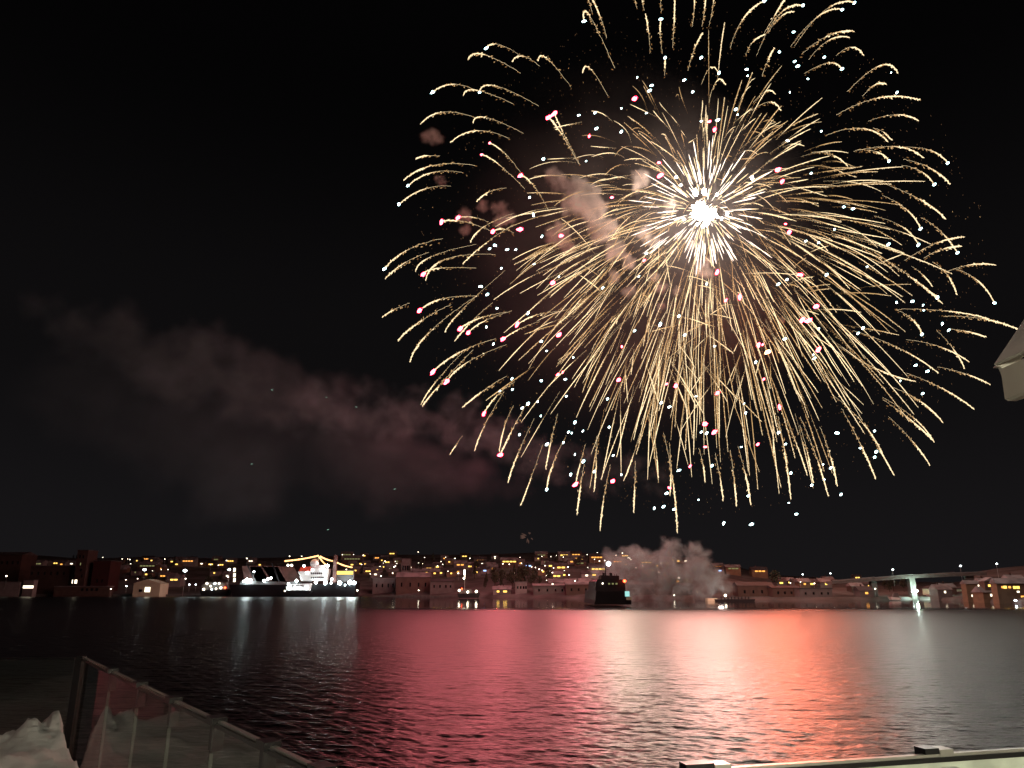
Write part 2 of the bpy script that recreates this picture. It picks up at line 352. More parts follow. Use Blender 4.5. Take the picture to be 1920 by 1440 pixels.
add_lamp(1030, 1023, 1.0, 'lamp_w', 14.0) if False else None
for px, py in ((1505,1077),(1557,1075),(1674,1068),(1801,1061),(1869,1057)):
    add_lamp(px, py, 1.25, 'lamp_c', 9.0, Y=(470 if px > 1600 else 700), what=None)

# dark unlit buildings along the quays, each its own
def block(name, label, cat, px0, px1, ytop, ybot, Y, wm, gable=0, roofm='roof_dark', depth=12, windows=(), wmat='glass_dark', group=None):
    a = P(px0, ybot, Y); c = P(px1, ytop, Y); z0 = min(a.z, 1.0)
    e = empty(name, ((a.x + c.x)/2, Y, 1.0), label, cat, group)
    b = MB()
    b.box(a.x, c.x, Y, Y + depth, z0 - 2, c.z); b.build('wall', M[wm], e)
    b = MB()
    if gable > 0:
        b.prism([(a.x-0.4, Y-0.5, c.z), (c.x+0.4, Y-0.5, c.z), ((a.x+c.x)/2, Y-0.5, P(px0, ytop-gable, Y).z)], (0, depth+1, 0))
    elif gable < 0:
        b.prism([(a.x-0.4, Y-0.5, c.z), (a.x-0.4, Y+depth+0.5, c.z), (a.x-0.4, Y+depth/2, P(px0, ytop+gable, Y).z)], (c.x-a.x+0.8, 0, 0))
    else:
        b.box(a.x-0.3, c.x+0.3, Y-0.3, Y+depth+0.3, c.z, c.z+0.5)
    b.build('roof', M[roofm], e)
    for (wx0, wy0, wx1, wy1, *mm) in windows:
        q0 = P(wx0, wy1, Y); q1 = P(wx1, wy0, Y)
        b = MB(); b.box(q0.x, q1.x, Y - 0.12, Y - 0.01, q0.z, q1.z); b.build('window' if not mm or mm[0] != 'house_paint' else 'door', M[mm[0] if mm else wmat], e)
    return e
Ysh = 585
dk = [(136+i*6.3, 1041, 139.5+i*6.3, 1047) for i in range(4)] + [(138,1066,142,1071),(150,1066,154,1071),(138,1077,141,1083),(152,1077,155,1083)]
block('tower_building', 'tall brick tower block with a row of dark belfry openings', 'building', 134, 166, 1032, 1112, 592, 'brick', 0, 'roof_dark', 14, dk + [(132.5+2,1087,137,1094,'win_w'),(139.5,1087,145,1094,'win_w'),(150,1055,152,1060,'win_d')])
block('warehouse', 'dark red windowless warehouse joined to the brick tower block', 'warehouse', 167, 208, 1052, 1114, 594, 'darkred', 0, 'roof_dark', 16, [(181,1086,184,1092),(190,1086,193,1092)])
block('warehouse', 'low pinkish quay building under the brick tower block', 'warehouse', 100, 206, 1100, 1114, 586, 'wall_brown', 0, 'roof_snow', 6, [(152+i*9,1103,157+i*9,1108) for i in range(4)])
block('warehouse', 'long dark brick building stretching west of the brick tower', 'warehouse', 50, 133, 1062, 1114, 596, 'brick', 0, 'roof_dark', 12, [(58+i*12,1072,62+i*12,1078) for i in range(6)])
block('apartment_building', 'broad dark building at the far west end of the quay', 'building', -60, 42, 1040, 1104, 620, 'brick', -6, 'roof_dark', 20, [(2+i*10,1052,6+i*10,1058) for i in range(4)])
block('kiosk', 'small cream kiosk with a bright lower panel on the quay', 'kiosk', 42, 64, 1088, 1105, 584, 'wall_white', 0, 'roof_dark', 5, [(43,1098,63,1103,'win_w')])
block('quay_building', 'low flat hut lit by one lamp, west of the kiosk', 'building', -10, 38, 1092, 1106, 584, 'wall_white', 0, 'roof_snow', 6, [(5,1077,19,1084,'win_w')][:0])
add_lamp(12, 1080, 1.5, 'lamp_w', 9, Y=583, what='warm lamp standing by the low hut at the west end')
block('quay_shed', 'pale green arched shed floodlit on the quay', 'shed', 249, 301, 1094, 1110, 578, 'shed_green', 8, 'shed_green', 14, [(260,1105,267,1110),(271,1101,282,1110,'win_w')])
add_lamp(271, 1068, 2.6, 'lamp_c', 16, Y=579, name='floodlight_mast', what='floodlight mast rising behind the pale green shed', gz=1)
add_lamp(347, 1070, 2.6, 'lamp_c', 16, Y=579, name='floodlight_mast', what='floodlight mast standing between pale shed and lit ferry', gz=1)
add_lamp(430, 1068, 2.2, 'lamp_c', 16, Y=579, name='floodlight_mast', what="floodlight mast by the supply ship's bow", gz=1)
add_lamp(476, 1072, 2.0, 'lamp_c', 14, Y=579, name='floodlight_mast', what="floodlight mast behind the supply ship's open deck", gz=1)
for i, (px, py) in enumerate(((208,1104),(355,1096),(367,1096),(388,1093),(237,1099))):
    add_lamp(px, py, 1.2, 'lamp_c' if i else 'lamp_w', 4, Y=580)
for i, (a, b_, t, bt, g, wm_, rf) in enumerate([(698,742,1085,1112,0,'wall_grey','roof_snow'),(742,806,1082,1112,-9,'wall_brown','roof_snow'),(806,850,1090,1110,-5,'wall_grey','roof_dark'),(966,988,1092,1112,0,'wall_white','roof_snow'),
        (1000,1062,1098,1116,-4,'wall_grey','roof_snow'),(1062,1116,1096,1116,-6,'wall_brown','roof_snow'),(752,768,1048,1084,0,'wall_grey','roof_dark'),(1180,1230,1096,1118,-5,'wall_grey','roof_snow'),(1232,1262,1088,1119,0,'wall_brown','roof_dark'),(1262,1300,1098,1120,-5,'wall_grey','roof_dark'),
        (1385,1450,1098,1122,-7,'wall_brown','roof_dark'),(1450,1500,1102,1122,-4,'wall_brown','roof_dark'),(1816,1851,1095,1129,-7,'wall_ochre','roof_snow'),(1874,1940,1094,1130,-10,'wall_ochre','roof_snow'),(1500,1560,1104,1122,0,'wall_grey','roof_dark'),(1851.5,1873.5,1090,1129,8,'wall_brown','roof_snow')]):
    LB = ['grey ribbed quay shed with a flat snowy roof','brown gabled quay warehouse beside the ribbed shed','small grey shed between warehouse and lit workboat','white boathouse at the foot of the wooded knoll',
          'long grey boathouse by the dark ferry','brown warehouse hidden partly by the dark ferry','tall dark tower block above the quay sheds','grey boathouse in the smoke beside the dark ferry','dark tall store in the launch smoke','low dark store near the barge in smoke',
          'dark brown warehouse ashore of the fireworks barge','low brown building past the barge end','ochre waterfront house nearest the bridge','wide ochre waterfront block at the east end','flat dark shed midway from barge to bridge','narrow gabled house between the two ochre waterfront houses']
    Yb = shore_y((a+b_)/2) + (6 if t > 1060 else 60)
    k = [(a + (b_-a)*f, t + (bt-t)*0.35, a + (b_-a)*f + 3, t + (bt-t)*0.6) for f in (0.15, 0.4, 0.65, 0.85)]
    if i == 12: k = [(1834,1096.5,1840,1101,'win_w'),(1843,1105,1848,1109,'win_w'),(1822,1115,1825,1119,'win_w'),(1828,1121,1830.5,1125,'win_y'),(1832,1121,1835,1125,'win_y')]
    if i == 15: k = [(1853,1096,1857,1100,'win_y'),(1859,1096,1863,1100,'win_y'),(1857,1114,1860,1118,'win_w'),(1866,1104,1869,1108)]
    if i == 13: k = [(1878,1099,1881,1103,'win_o'),(1882,1098.5,1887,1103.5,'win_y'),(1891,1099,1895,1103,'win_o'),(1900,1099,1904,1104,'win_y'),(1906,1099,1911,1104,'win_y'),(1907,1108,1911,1111,'win_w'),(1915,1117,1921,1123,'win_o')]
    block('boathouse' if 'boathouse' in LB[i] else 'warehouse', LB[i], 'boathouse' if 'boathouse' in LB[i] else 'warehouse', a, b_, t, bt, Yb, wm_, g, rf, 11 if i not in (12, 13, 15) else 4.5, k, group='waterfront buildings')

# trees
def tree(px, py, h, conifer, lab):
    p = ground_at(px, py, 0.5); e = empty('tree', (p.x, p.y, p.z - 0.5), lab, 'tree', 'trees on the far hillside')
    b = MB(); z = p.z - 0.5
    b.tube([(p.x, p.y, z - 1), (p.x + 0.2, p.y, z + h*0.5), (p.x, p.y, z + h*0.92)], [h*0.03, h*0.02, h*0.006], 5)
    for i in range(10):
        a = random.random()*6.28; t = random.uniform(0.3, 0.85); l = h * 0.3 * (1.1 - t)
        b.tube([(p.x, p.y, z+h*t), (p.x+math.cos(a)*l, p.y+math.sin(a)*l, z+h*t + (l*0.7 if not conifer else -l*0.2))], [h*0.01, h*0.003], 4)
    b.build('trunk', M['bark'], e)
    b = MB()
    for i in range(240):
        t = random.random() ** 0.8; a = random.random()*6.28
        rr = (h*0.22*(1-t) if conifer else h*0.30*math.sqrt(max(0, 1-(2*t-1)**2))) * math.sqrt(random.random())
        c = Vector((p.x+math.cos(a)*rr, p.y+math.sin(a)*rr, z + h*(0.18+0.82*t if conifer else 0.35+0.65*t)))
        d = Vector((random.uniform(-1,1), random.uniform(-1,1), random.uniform(-1,1))).normalized(); q = d.orthogonal().normalized(); s_ = h*0.045*random.uniform(0.6,1.5)
        q2 = d.cross(q)
        b.add([c-q*s_, c+q2*s_*0.8, c+q*s_, c-q2*s_*0.8], [(0,1,2,3)])
    b.build('crown', M['leaf'], e)
for i in range(46):
    if i < 26: px, py = random.uniform(905, 1015), random.uniform(1084, 1106); con = random.random() < 0.5
    else:
        px = random.choice((random.uniform(700,900), random.uniform(1020,1110), random.uniform(1300,1500), random.uniform(1640,1700), random.uniform(220,420))); py = random.uniform(lerp_tab(CREST, px)+12, lerp_tab(WLINE, px)-8); con = random.random() < 0.4
    near = 'on the wooded knoll' if i < 26 else 'among the hillside houses'
    tree(px, py, random.uniform(7, 13), con, ('dark pointed conifer ' if con else 'dark rounded bare tree ') + near)

# ------------------------------------------------------------------ quay walls and moored vessels
def quay(px0, px1, name, label, ht=1.6):
    b = MB(); a = PZ(px0, lerp_tab(WLINE, px0), 0); c = PZ(px1, lerp_tab(WLINE, px1), 0)
    d = (c - a); b.prism([a + Vector((0,-3,-2)), c + Vector((0,-3,-2)), c + Vector((0,-3,ht)), a + Vector((0,-3,ht))], (0, 9, 0))
    tag(b.build(name, M['concrete']), label, 'quay wall')
quay(-60, 246, 'quay_wall', 'dark concrete quay below the brick tower block')
quay(246.5, 430, 'quay_wall', 'concrete quay below the pale green shed')
quay(680, 860, 'quay_wall', 'snowy quay edge in front of the grey ribbed shed', 1.2)
quay(1815, 2000, 'quay_wall', 'long pale quay edge below the ochre houses', 1.4)

def add_light(parent, px, py, Y, r, code='lamp_c', name='deck_light'):
    b = MB(); b.ball(P(px, py, Y), r, 1); return b.build(name, M[code], parent)
# the big supply ship
YS = 566
def sp(pts): return [P(x, y, YS) for x, y in pts]
wl = lambda px: PZ(px, lerp_tab(WLINE, px), 0).z
ship = empty('supply_ship', P(550, 1117, YS), 'large dark-hulled supply ship with white bridge and amber light strings', 'ship')
b = MB(); b.prism(sp([(430,1096),(436,1118.5),(664,1118.5),(668,1092),(560,1097)]), (0, 15, 0)); b.build('hull', M['hull_black'], ship)
b = MB(); b.prism([p + Vector((0, 2, 0)) for p in sp([(448,1095.6),(448,1090),(556,1091),(556,1096.4)])], (0, 11, 0)); b.build('cargo_rail', M['metal_grey'], ship)
for x0, x1, x2 in ((446, 478, 455), (500, 540, 492), (466, 510, 470)):
    b = MB(); b.prism([p + Vector((0, 14, 0)) for p in sp([(x0,1090),(x1+16,1090),(x1,1062),(x2-14,1060)])], (0, 1.2, 0)); b.build('hatch_cover', M['deck_brown'], ship)
for a_, c_ in (((462,1056),(480,1092)), ((510,1056),(524,1092))):
    b = MB(); b.bar(P(*a_, YS+8), P(*c_, YS+8), 0.9, 0.9); b.build('crane_boom', M['hull_black'], ship)
b = MB(); b.prism([p + Vector((0,2,0)) for p in sp([(563,1089),(561,1080),(557,1073),(560,1068),(575,1066),(614,1066),(612,1078),(609,1089)])], (0, 10, 0)); sup = b.build('superstructure', M['ship_white'], ship)
for wy, x0, x1, n_ in ((1073.5, 583, 605, 6), (1081.5, 583, 608, 7)):
    for i in range(n_):
        xa = x0 + (x1-x0)*i/n_; q0 = P(xa, wy+3.4, YS+2); q1 = P(xa + (x1-x0)/n_*0.7, wy, YS+2)
        b = MB(); b.box(q0.x, q1.x, YS+1.85, YS+1.98, q0.z, q1.z); b.build('window', M['glass_dark'], sup)
b = MB(); b.prism([p + Vector((0,1.6,0)) for p in sp([(559,1071),(562,1063),(580,1062),(581,1070)])], (0, 3, 0)); b.build('lifeboat', M['ship_red'], ship)
b = MB(); b.ball(P(590,1056,YS+6), 8.2*mpp(590,1056,YS+6), 2); b.build('radar_dome', M['ship_white'], ship, True)
b = MB(); b.prism([p + Vector((0,4,0)) for p in sp([(580,1066),(582,1060),(606,1059),(606,1066)])], (0, 6, 0)); b.build('bridge_deck', M['ship_white'], ship)
b = MB(); b.tube([P(597,1066,YS+7), P(597,1040,YS+7)], [0.5,0.25]); b.bar(P(591,1047,YS+7), P(604,1047,YS+7), 0.3, 0.3); b.build('mast', M['metal_grey'], ship)
b = MB(); q0 = P(623,1092,YS+5); q1 = P(632,1041,YS+5); b.box(q0.x, q1.x, YS+5, YS+8, q0.z, q1.z); b.build('funnel', M['deck_brown'], ship)
b = MB(); q0 = P(628,1091,YS+9); q1 = P(664,1069,YS+9); b.box(q0.x, q1.x, YS+9, YS+12, q0.z, q1.z); st = b.build('stern_house', M['wall_grey'], ship)
b = MB(); q0 = P(629,1077,YS+8.8); q1 = P(662,1071,YS+8.8); b.box(q0.x, q1.x, YS+8.7, YS+8.9, q0.z, q1.z); b.build('window', M['win_y'], st)
def festoon(pts, n_, r_):
    b = MB()
    for (x0,y0),(x1,y1) in zip(pts, pts[1:]):
        for i in range(n_):
            t = (i + 0.5)/n_; b.ball(P(x0+(x1-x0)*t, y0+(y1-y0)*t + 1.2*math.sin(t*math.pi), YS+4), r_*random.uniform(0.8,1.15), 1)
    c = MB(); c.tube([P(x, y, YS+4.05) for x, y in pts], 0.12, 4)
    o = c.build('light_string', M['metal_dark'], ship); b.build('bulb_chain', M['lamp_o'], o)
festoon([(534,1052),(597,1042)], 34, 0.62); festoon([(600,1043),(624,1052)], 12, 0.62); festoon([(632,1055),(661,1064)], 15, 0.6); festoon([(598,1044),(613,1061)], 11, 0.6)
for px, py, r_, c_ in [(540,1060,1.1,'lamp_w'),(547,1060,1.1,'lamp_w'),(570,1061,1.2,'lamp_c'),(614,1061,1.5,'lamp_s'),(463,1088,1.8,'lamp_s'),(470,1087,1.3,'lamp_c'),(457,1090,1.1,'lamp_c'),(495,1089,1.3,'lamp_c'),(502,1086,1.2,'lamp_c'),(508,1084,1.1,'lamp_c'),
        (556,1089,1.2,'lamp_s'),(592,1092,1.2,'lamp_s'),(610,1093,1.5,'lamp_s'),(622,1086,1.3,'lamp_c'),(621,1093,1.1,'lamp_c'),(637,1093,1.8,'lamp_s'),(647,1097,0.9,'lamp_c'),(656,1092,1.9,'lamp_s'),(664,1093,1.6,'lamp_s'),
        (670,1107,0.8,'lamp_w'),(575,1074,0.9,'lamp_c'),(586,1068,0.8,'lamp_c'),(602,1068,0.9,'lamp_c'),(463,1047,0.5,'lamp_w')]:
    add_light(ship, px, py, YS - 0.3 if py > 1086 else YS + 1.2, r_ * 0.82, c_)
# yellow lit panels at the ship's bow gangway
for py in (1068, 1078, 1087):
    q0 = P(437.5, py+4, YS+16); q1 = P(442, py-3, YS+16); b = MB(); b.box(q0.x, q1.x, YS+15.6, YS+16, q0.z, q1.z); b.build('gangway_light', M['win_w'], ship)
# white ferry in front of the ship, lit passenger ferry further left
def small_vessel(name, label, cat, prof_h, prof_c, Y, lights, cabm='ship_white', hullm='hull_black', depth=5, wins=()):
    c0 = P(sum(x for x, _ in prof_h)/len(prof_h), max(y for _, y in prof_h), Y)
    e = empty(name, c0, label, cat); b = MB(); b.prism([P(x, y, Y) for x, y in prof_h], (0, depth, 0)); b.build('hull', M[hullm], e)
    b = MB(); b.prism([P(x, y, Y+0.8) for x, y in prof_c], (0, depth-1.6, 0)); cb = b.build('cabin', M[cabm], e)
    for x0,y0,x1,y1,m_ in wins:
        q0 = P(x0,y1,Y+0.8); q1 = P(x1,y0,Y+0.8); b = MB(); b.box(q0.x,q1.x,Y+0.62,Y+0.78,q0.z,q1.z); b.build('window', M[m_], cb)
    for px, py, r_, c_ in lights: add_light(e, px, py, Y-0.4, r_, c_)
    return e
small_vessel('crew_boat', 'white crew boat with bright windows alongside the supply ship', 'boat', [(533,1107),(537,1113),(580,1113),(584,1107)], [(536,1107),(537,1099),(548,1095),(583,1094),(580,1107)], 556,
    [(541,1095,1.0,'lamp_c'),(541,1103,1.0,'lamp_c'),(553,1101,0.9,'lamp_c'),(562,1102,0.9,'lamp_c'),(574,1102,1.1,'lamp_c'),(534,1108,0.5,'lamp_w')], wins=[(546,1098,570,1099.6,'glass_dark')])
small_vessel('passenger_ferry', 'small lit passenger ferry moored by the quay, one red light', 'ferry', [(374,1106),(377,1117),(427,1117),(431,1105)], [(378,1106),(378,1098),(384,1092),(424,1092),(427,1106)], 575,
    [(388,1094,0.9,'lamp_w'),(403,1094,0.8,'lamp_c'),(411,1094,0.8,'lamp_w'),(395,1099,0.7,'lamp_w'),(382,1105,0.9,'lamp_w'),(397,1105,0.6,'lamp_c'),(405,1104,0.7,'lamp_w'),(414,1102,0.9,'lamp_w'),(422,1102,0.7,'lamp_r')], cabm='wall_grey')
wb = small_vessel('workboat', 'small workboat with a tall white-lit mast off the shore', 'boat', [(857,1113),(860,1121),(897,1121),(900,1112)], [(861,1113),(862,1106),(884,1105),(885,1113)], 500,
    [(861,1107,0.8,'lamp_w'),(866,1104,0.5,'lamp_r'),(877,1110,0.8,'lamp_w'),(893,1109,0.9,'lamp_w'),(870,1084,0.75,'lamp_w'),(871,1070,0.7,'lamp_w'),(871,1073.5,0.65,'lamp_w'),(871,1077,0.6,'lamp_w')], cabm='wall_grey')
b = MB(); b.tube([P(871,1106,502), P(871,1066,502)], [0.25,0.12]); b.build('mast', M['metal_grey'], wb)

# dark car ferry, seen end on, in the middle of the water
YF = 314
def fp(pts, dy=0): return [P(x, y, YF) + Vector((0, dy, 0)) for x, y in pts]
fe = empty('ferry', P(1149,1133,YF), 'black car ferry seen end on with one red lamp and a teal doorway', 'ferry')
b = MB(); b.prism(fp([(1114,1133.6),(1116,1126),(1118,1108),(1178,1108),(1180,1124),(1184,1126),(1184,1133.6)]), (0, 46, 0)); b.build('hull', M['hull_black'], fe)
b = MB(); b.prism(fp([(1118,1108),(1119,1090),(1123,1086),(1167,1086),(1174,1092),(1175,1108)], 3), (0, 30, 0)); dkh = b.build('deckhouse', M['hull_black'], fe)
b = MB(); b.prism(fp([(1131,1086),(1132,1078),(1166,1079),(1166,1086)], 8), (0, 10, 0)); b.build('wheelhouse', M['hull_black'], fe)
b = MB(); b.tube(fp([(1142,1080),(1142,1054)], 12), [0.35,0.15]); b.bar(*fp([(1136,1066),(1148,1066)], 12), 0.2, 0.2); b.build('mast', M['hull_black'], fe)
for xx in (1135, 1149):
    b = MB(); b.prism(fp([(xx,1079),(xx,1073),(xx+4,1074),(xx+3,1079)], 9), (0, 2, 0)); b.build('funnel', M['hull_black'], fe)
for xx in (1153, 1157, 1162):
    b = MB(); b.tube(fp([(xx,1079),(xx,1075)], 9), 0.12, 4); b.build('rail_post', M['hull_black'], fe)
q0, q1 = fp([(1172,1118.5),(1180,1108.5)], -0.1); b = MB(); b.box(q0.x, q1.x, q0.y-0.12, q0.y-0.02, q0.z, q1.z); b.build('doorway', M['teal'], fe)
q0, q1 = fp([(1174,1125),(1184,1119.5)], -0.1); b = MB(); b.box(q0.x, q1.x, q0.y-0.3, q0.y-0.02, q0.z, q1.z); b.build('ramp', M['shed_green'], fe)
add_light(fe, 1171, 1089.5, YF-0.5, 0.62, 'lamp_r', 'navigation_light'); add_light(fe, 1141, 1057, YF+11, 1.05, 'lamp_c', 'masthead_light'); add_light(fe, 1130, 1094, YF+2.4, 0.3, 'lamp_w', 'navigation_light')
for xx in (1142, 1149, 1156):
    q0, q1 = fp([(xx,1096),(xx+3.5,1093)], 2.9); b = MB(); b.box(q0.x,q1.x,q0.y-0.1,q0.y-0.01,q0.z,q1.z); b.build('window', M['win_d'], dkh)
# fireworks barge
YB = 405
bg_ = empty('barge', P(1375,1128,YB), 'flat black barge under the smoke, launching the fireworks', 'barge')
b = MB(); b.prism([P(x,y,YB) for x,y in ((1340,1123.5),(1342,1130),(1414,1130),(1416,1123.5))], (0,12,0)); b.build('hull', M['hull_black'], bg_)
b = MB(); b.prism([P(x,y,YB+1) for x,y in ((1327,1122),(1327,1127.5),(1345,1127.5),(1345,1122))], (0,5,0)); b.build('ramp', M['shed_green'], bg_)
for i in range(9):
    q = P(1352+i*6.5, 1123.5, YB+4); b = MB(); b.tube([q, q+Vector((0,0,1.3))], 0.3, 6); b.build('mortar_tube', M['metal_dark'], bg_)
add_light(bg_, 1360, 1116.5, YB+4, 0.7, 'lamp_w', 'launch_spark')
_l = bpy.data.lights.new('launch_flare', 'POINT'); _l.energy = 1500; _l.color = (1.0, 0.82, 0.74); _l.shadow_soft_size = 1.5      # added fill light that brightens the launch smoke
_o = bpy.data.objects.new('launch_flare', _l); COL.objects.link(_o); _o.location = P(1350, 1108, YB + 6); _o.parent = bg_; _o.matrix_parent_inverse = Matrix.Translation(-bg_.location)
# small craft under the bridge
small_vessel('motor_boat', 'small pale motor boat moored west of the bridge pier', 'boat', [(1669,1119),(1673,1124.5),(1688,1125),(1690,1121)], [(1674,1120),(1676,1112),(1684,1112),(1687,1121)], 425, [], cabm='wall_grey', hullm='ship_white', depth=3)
small_vessel('motor_boat', 'slim white motor boat moored east of the bridge pier', 'boat', [(1740,1114.5),(1743,1118),(1757,1118.5),(1758,1116)], [(1744,1115),(1746,1111),(1752,1111),(1754,1116)], 440, [], cabm='wall_grey', hullm='ship_white', depth=3)
# bridge
br = empty('bridge', P(1712,1110,455), 'long pale concrete road bridge sloping up over the strait', 'bridge')
pts = [(1560,1095),(1640,1089.5),(1712,1084.5),(1790,1080.5),(1850,1079)]
for (x0,y0),(x1,y1) in zip(pts, pts[1:]):
    b = MB(); b.prism([P(x0,y0,455), P(x1,y1,455), P(x1,y1-6.0,455), P(x0,y0-5.0,455)], (0, 9, 0)); b.build('deck', M['concrete'], br)
    b = MB(); b.prism([P(x0,y0-5.6,454.8), P(x1,y1-6.6,454.8), P(x1,y1-8.2,454.8), P(x0,y0-7.2,454.8)], (0, 0.15, 0)); b.build('railing', M['metal_grey'], br)
for xx, yt, yb in ((1712,1084.6,1118),(1822,1080,1124),(1640,1089.6,1122)):
    q0 = P(xx-3.2,yb,458); q1 = P(xx+2.8,yt,458); b = MB(); b.box(q0.x,q1.x,457.5,461,q0.z-3,q1.z); b.build('pier', M['concrete'], br)
add_lamp(1718, 1108, 1.9, 'lamp_g', 5, Y=452, name='floodlight_mast', what='brilliant greenish floodlight at the foot of the bridge pier', gz=1)
add_lamp(1710, 1110, 0.8, 'lamp_c', 4, Y=452, name='floodlight_mast', what='smaller cold lamp hugging the bridge pier', gz=1)
add_lamp(1904, 1126, 1.4, 'lamp_c', 3, Y=shore_y(1904)-1, name='floodlight_mast', what='cold double lamp at the water below the ochre block', gz=1)
block('boathouse', 'gabled greenish boathouse seen under the bridge', 'boathouse', 1744, 1762, 1104, 1118, 470, 'shed_green', 6, 'roof_dark', 8)
block('shed', 'pale low shed beneath the high end of the bridge', 'shed', 1785, 1806, 1105, 1113, 480, 'shed_green', 0, 'roof_dark', 8)

# unique words for every house and lamp
used = {}
for e, px, a, bwords in PENDING: used.setdefault(a + ', ' + bwords, []).append((px, e))
ORD = ['first', 'second', 'third', 'fourth', 'fifth', 'sixth', 'seventh', 'eighth']
for lab, l_ in used.items():
    l_.sort(key=lambda t: t[0])
    for i, (px, e) in enumerate(l_):
        e['label'] = lab if len(l_) == 1 else f'{ORD[min(i,7)]}-from-west {lab}'

# ------------------------------------------------------------------ fireworks
M['spark_pale'] = emis('pale glitter spark', (1.0, 0.76, 0.44), 1.7, True)
M['spark_gold'] = emis('gold glitter spark', (1.0, 0.60, 0.26), 0.74, True)
M['spark_ember'] = emis('dying ember', (1.0, 0.50, 0.18), 0.30, True)
M['spark_white'] = emis('white hot spark', (1.0, 0.86, 0.74), 2.6, True)
M['flash'] = emis('burst flash', (1.0, 0.84, 0.70), 300)
def star_mat(name, core, rim, sc, sr):
    m = bpy.data.materials.new(name); m.use_nodes = True; n = m.node_tree.nodes; l = m.node_tree.links; n.clear()
    lw = n.new('ShaderNodeLayerWeight'); lw.inputs[0].default_value = 0.42; mr = n.new('ShaderNodeValToRGB')
    mr.color_ramp.elements[0].color = (*[c*sc for c in core], 1); mr.color_ramp.elements[1].color = (*[c*sr for c in rim], 1)
    mr.color_ramp.elements[0].position = 0.25; mr.color_ramp.elements[1].position = 0.62
    e = n.new('ShaderNodeEmission'); o = n.new('ShaderNodeOutputMaterial')
    l.new(lw.outputs['Facing'], mr.inputs[0]); l.new(mr.outputs[0], e.inputs[0]); e.inputs[1].default_value = 1.0; l.new(e.outputs[0], o.inputs[0]); return m
M['star_red'] = star_mat('burning red star', (1.0, 0.16, 0.24), (1.0, 0.004, 0.03), 12, 9)
M['star_blue'] = star_mat('burning blue white star', (0.82, 1.0, 0.98), (0.30, 0.75, 0.80), 14, 5)
for _k in ('star_red', 'star_blue'): M[_k].cycles.emission_sampling = 'NONE'     # their light comes from the star lights
M['star_orange'] = star_mat('burning orange star', (1.0, 0.6, 0.35), (1.0, 0.22, 0.04), 12, 5)
YFW = 430.0
def curve3(a, m, b, n):                 # a smooth curve through tail, middle and tip (2-D photo coordinates + depth)
    out = []
    for i in range(n + 1):
        t = i / n; q0 = 2*(t-0.5)*(t-1); q1 = -4*t*(t-1); q2 = 2*t*(t-0.5)
        out.append(tuple(a[k]*q0 + m[k]*q1 + b[k]*q2 for k in range(3)))
    return out
def trail(mb, tail, mid, tip, wpx=1.75, fade=1.0, cont=0.45, mi=(0, 1, 2), wig=1.0):
    if mid is None: mid = tuple((tail[k] + tip[k]) / 2 for k in range(3))
    ln = math.hypot(tip[0]-tail[0], tip[1]-tail[1]) + 1
    k = mpp(tip[0], tip[1], tip[2])
    n = max(4, int(ln / 9)); c = curve3(tail, mid, tip, n)
    pts = [P(*q) for q in c]
    # solid bright tube towards the head, thinning to the very tip
    seg = []; rad = []
    for i in range(0, n * 3 + 1):
        f = i / 3; j = min(int(f), n - 1); p = pts[j].lerp(pts[j+1], f - j); t = f / n
        jit = k * wpx * 0.22 * wig * (1.15 - t); body = max(0.0, min(1.0, (t - (1 - cont)) / 0.12 + random.gauss(0, 0.12)))
        seg.append(p + Vector((random.gauss(0, jit), random.gauss(0, jit), random.gauss(0, jit))))
        rad.append(k * wpx * (0.07 + body * ((0.52 if i % 2 else 0.52 - 0.2 * wig) * (0.8 + 0.5*t) * (1.0 if t < 0.8 else max(0.2, (1-t)/0.2*0.8+0.2)) - 0.07)))
    mb.tube(seg, rad, 4, mi[2] if fade > 0.8 else mi[1])
    if fade > 1.0: return ln
    # loose glitter grains, thinning out and dimming towards the tail
    ng = int(ln / 2.0)
    for g in range(ng):
        t = g / ng
        if random.random() > (0.30 + 1.1 * t) * min(1, fade + 0.2): continue
        j = min(int(t * n), n - 1); p = pts[j].lerp(pts[j+1], t*n - j); d = pts[j+1] - pts[j]
        s_ = k * wpx * (0.25 + 1.0 * (1 - t)) * (0.4 + 0.6 * wig); p = p + Vector((random.gauss(0, s_), random.gauss(0, s_), random.gauss(0, s_) - (1-t)*k*2))
        m_ = mi[0] if t < 0.22 + random.gauss(0, 0.08) else (mi[1] if t < 0.66 + random.gauss(0, 0.15) else mi[2])
        ax = d.normalized() + Vector((random.gauss(0, .5), 0, random.gauss(0, .5) - 0.4))
        mb.grain(p, ax, k * wpx * random.uniform(0.30, 0.55), k * wpx * random.uniform(0.7, 1.5), m_)
    return ln
def star(mb, px, py, Y, r=4.0):
    k = mpp(px, py, Y) * r; p = P(px, py, Y)
    a = random.gauss(0.9, 0.35); s0 = len(mb.v); mb.ball(Vector((0, 0, 0)), k * 0.85, 2, 0.4, (0.72, 0.72, random.uniform(1.0, 1.5)))
    m_ = Matrix.Rotation(a, 3, 'Y')
    for i in range(s0, len(mb.v)): mb.v[i] = tuple(p + m_ @ Vector(mb.v[i]))
    return mb
def glow(root, px, py, Y, watts, col, r=2.0):     # the light a burning star throws on water and smoke
    ld = bpy.data.lights.new('star_light', 'POINT'); ld.energy = watts; ld.color = col; ld.shadow_soft_size = r
    o = bpy.data.objects.new('star_light', ld); COL.objects.link(o); o.location = P(px, py, Y - 4); o.parent = root; o.matrix_parent_inverse = Matrix.Translation(-root.location)
SPK = [M['spark_ember'], M['spark_gold'], M['spark_pale']]
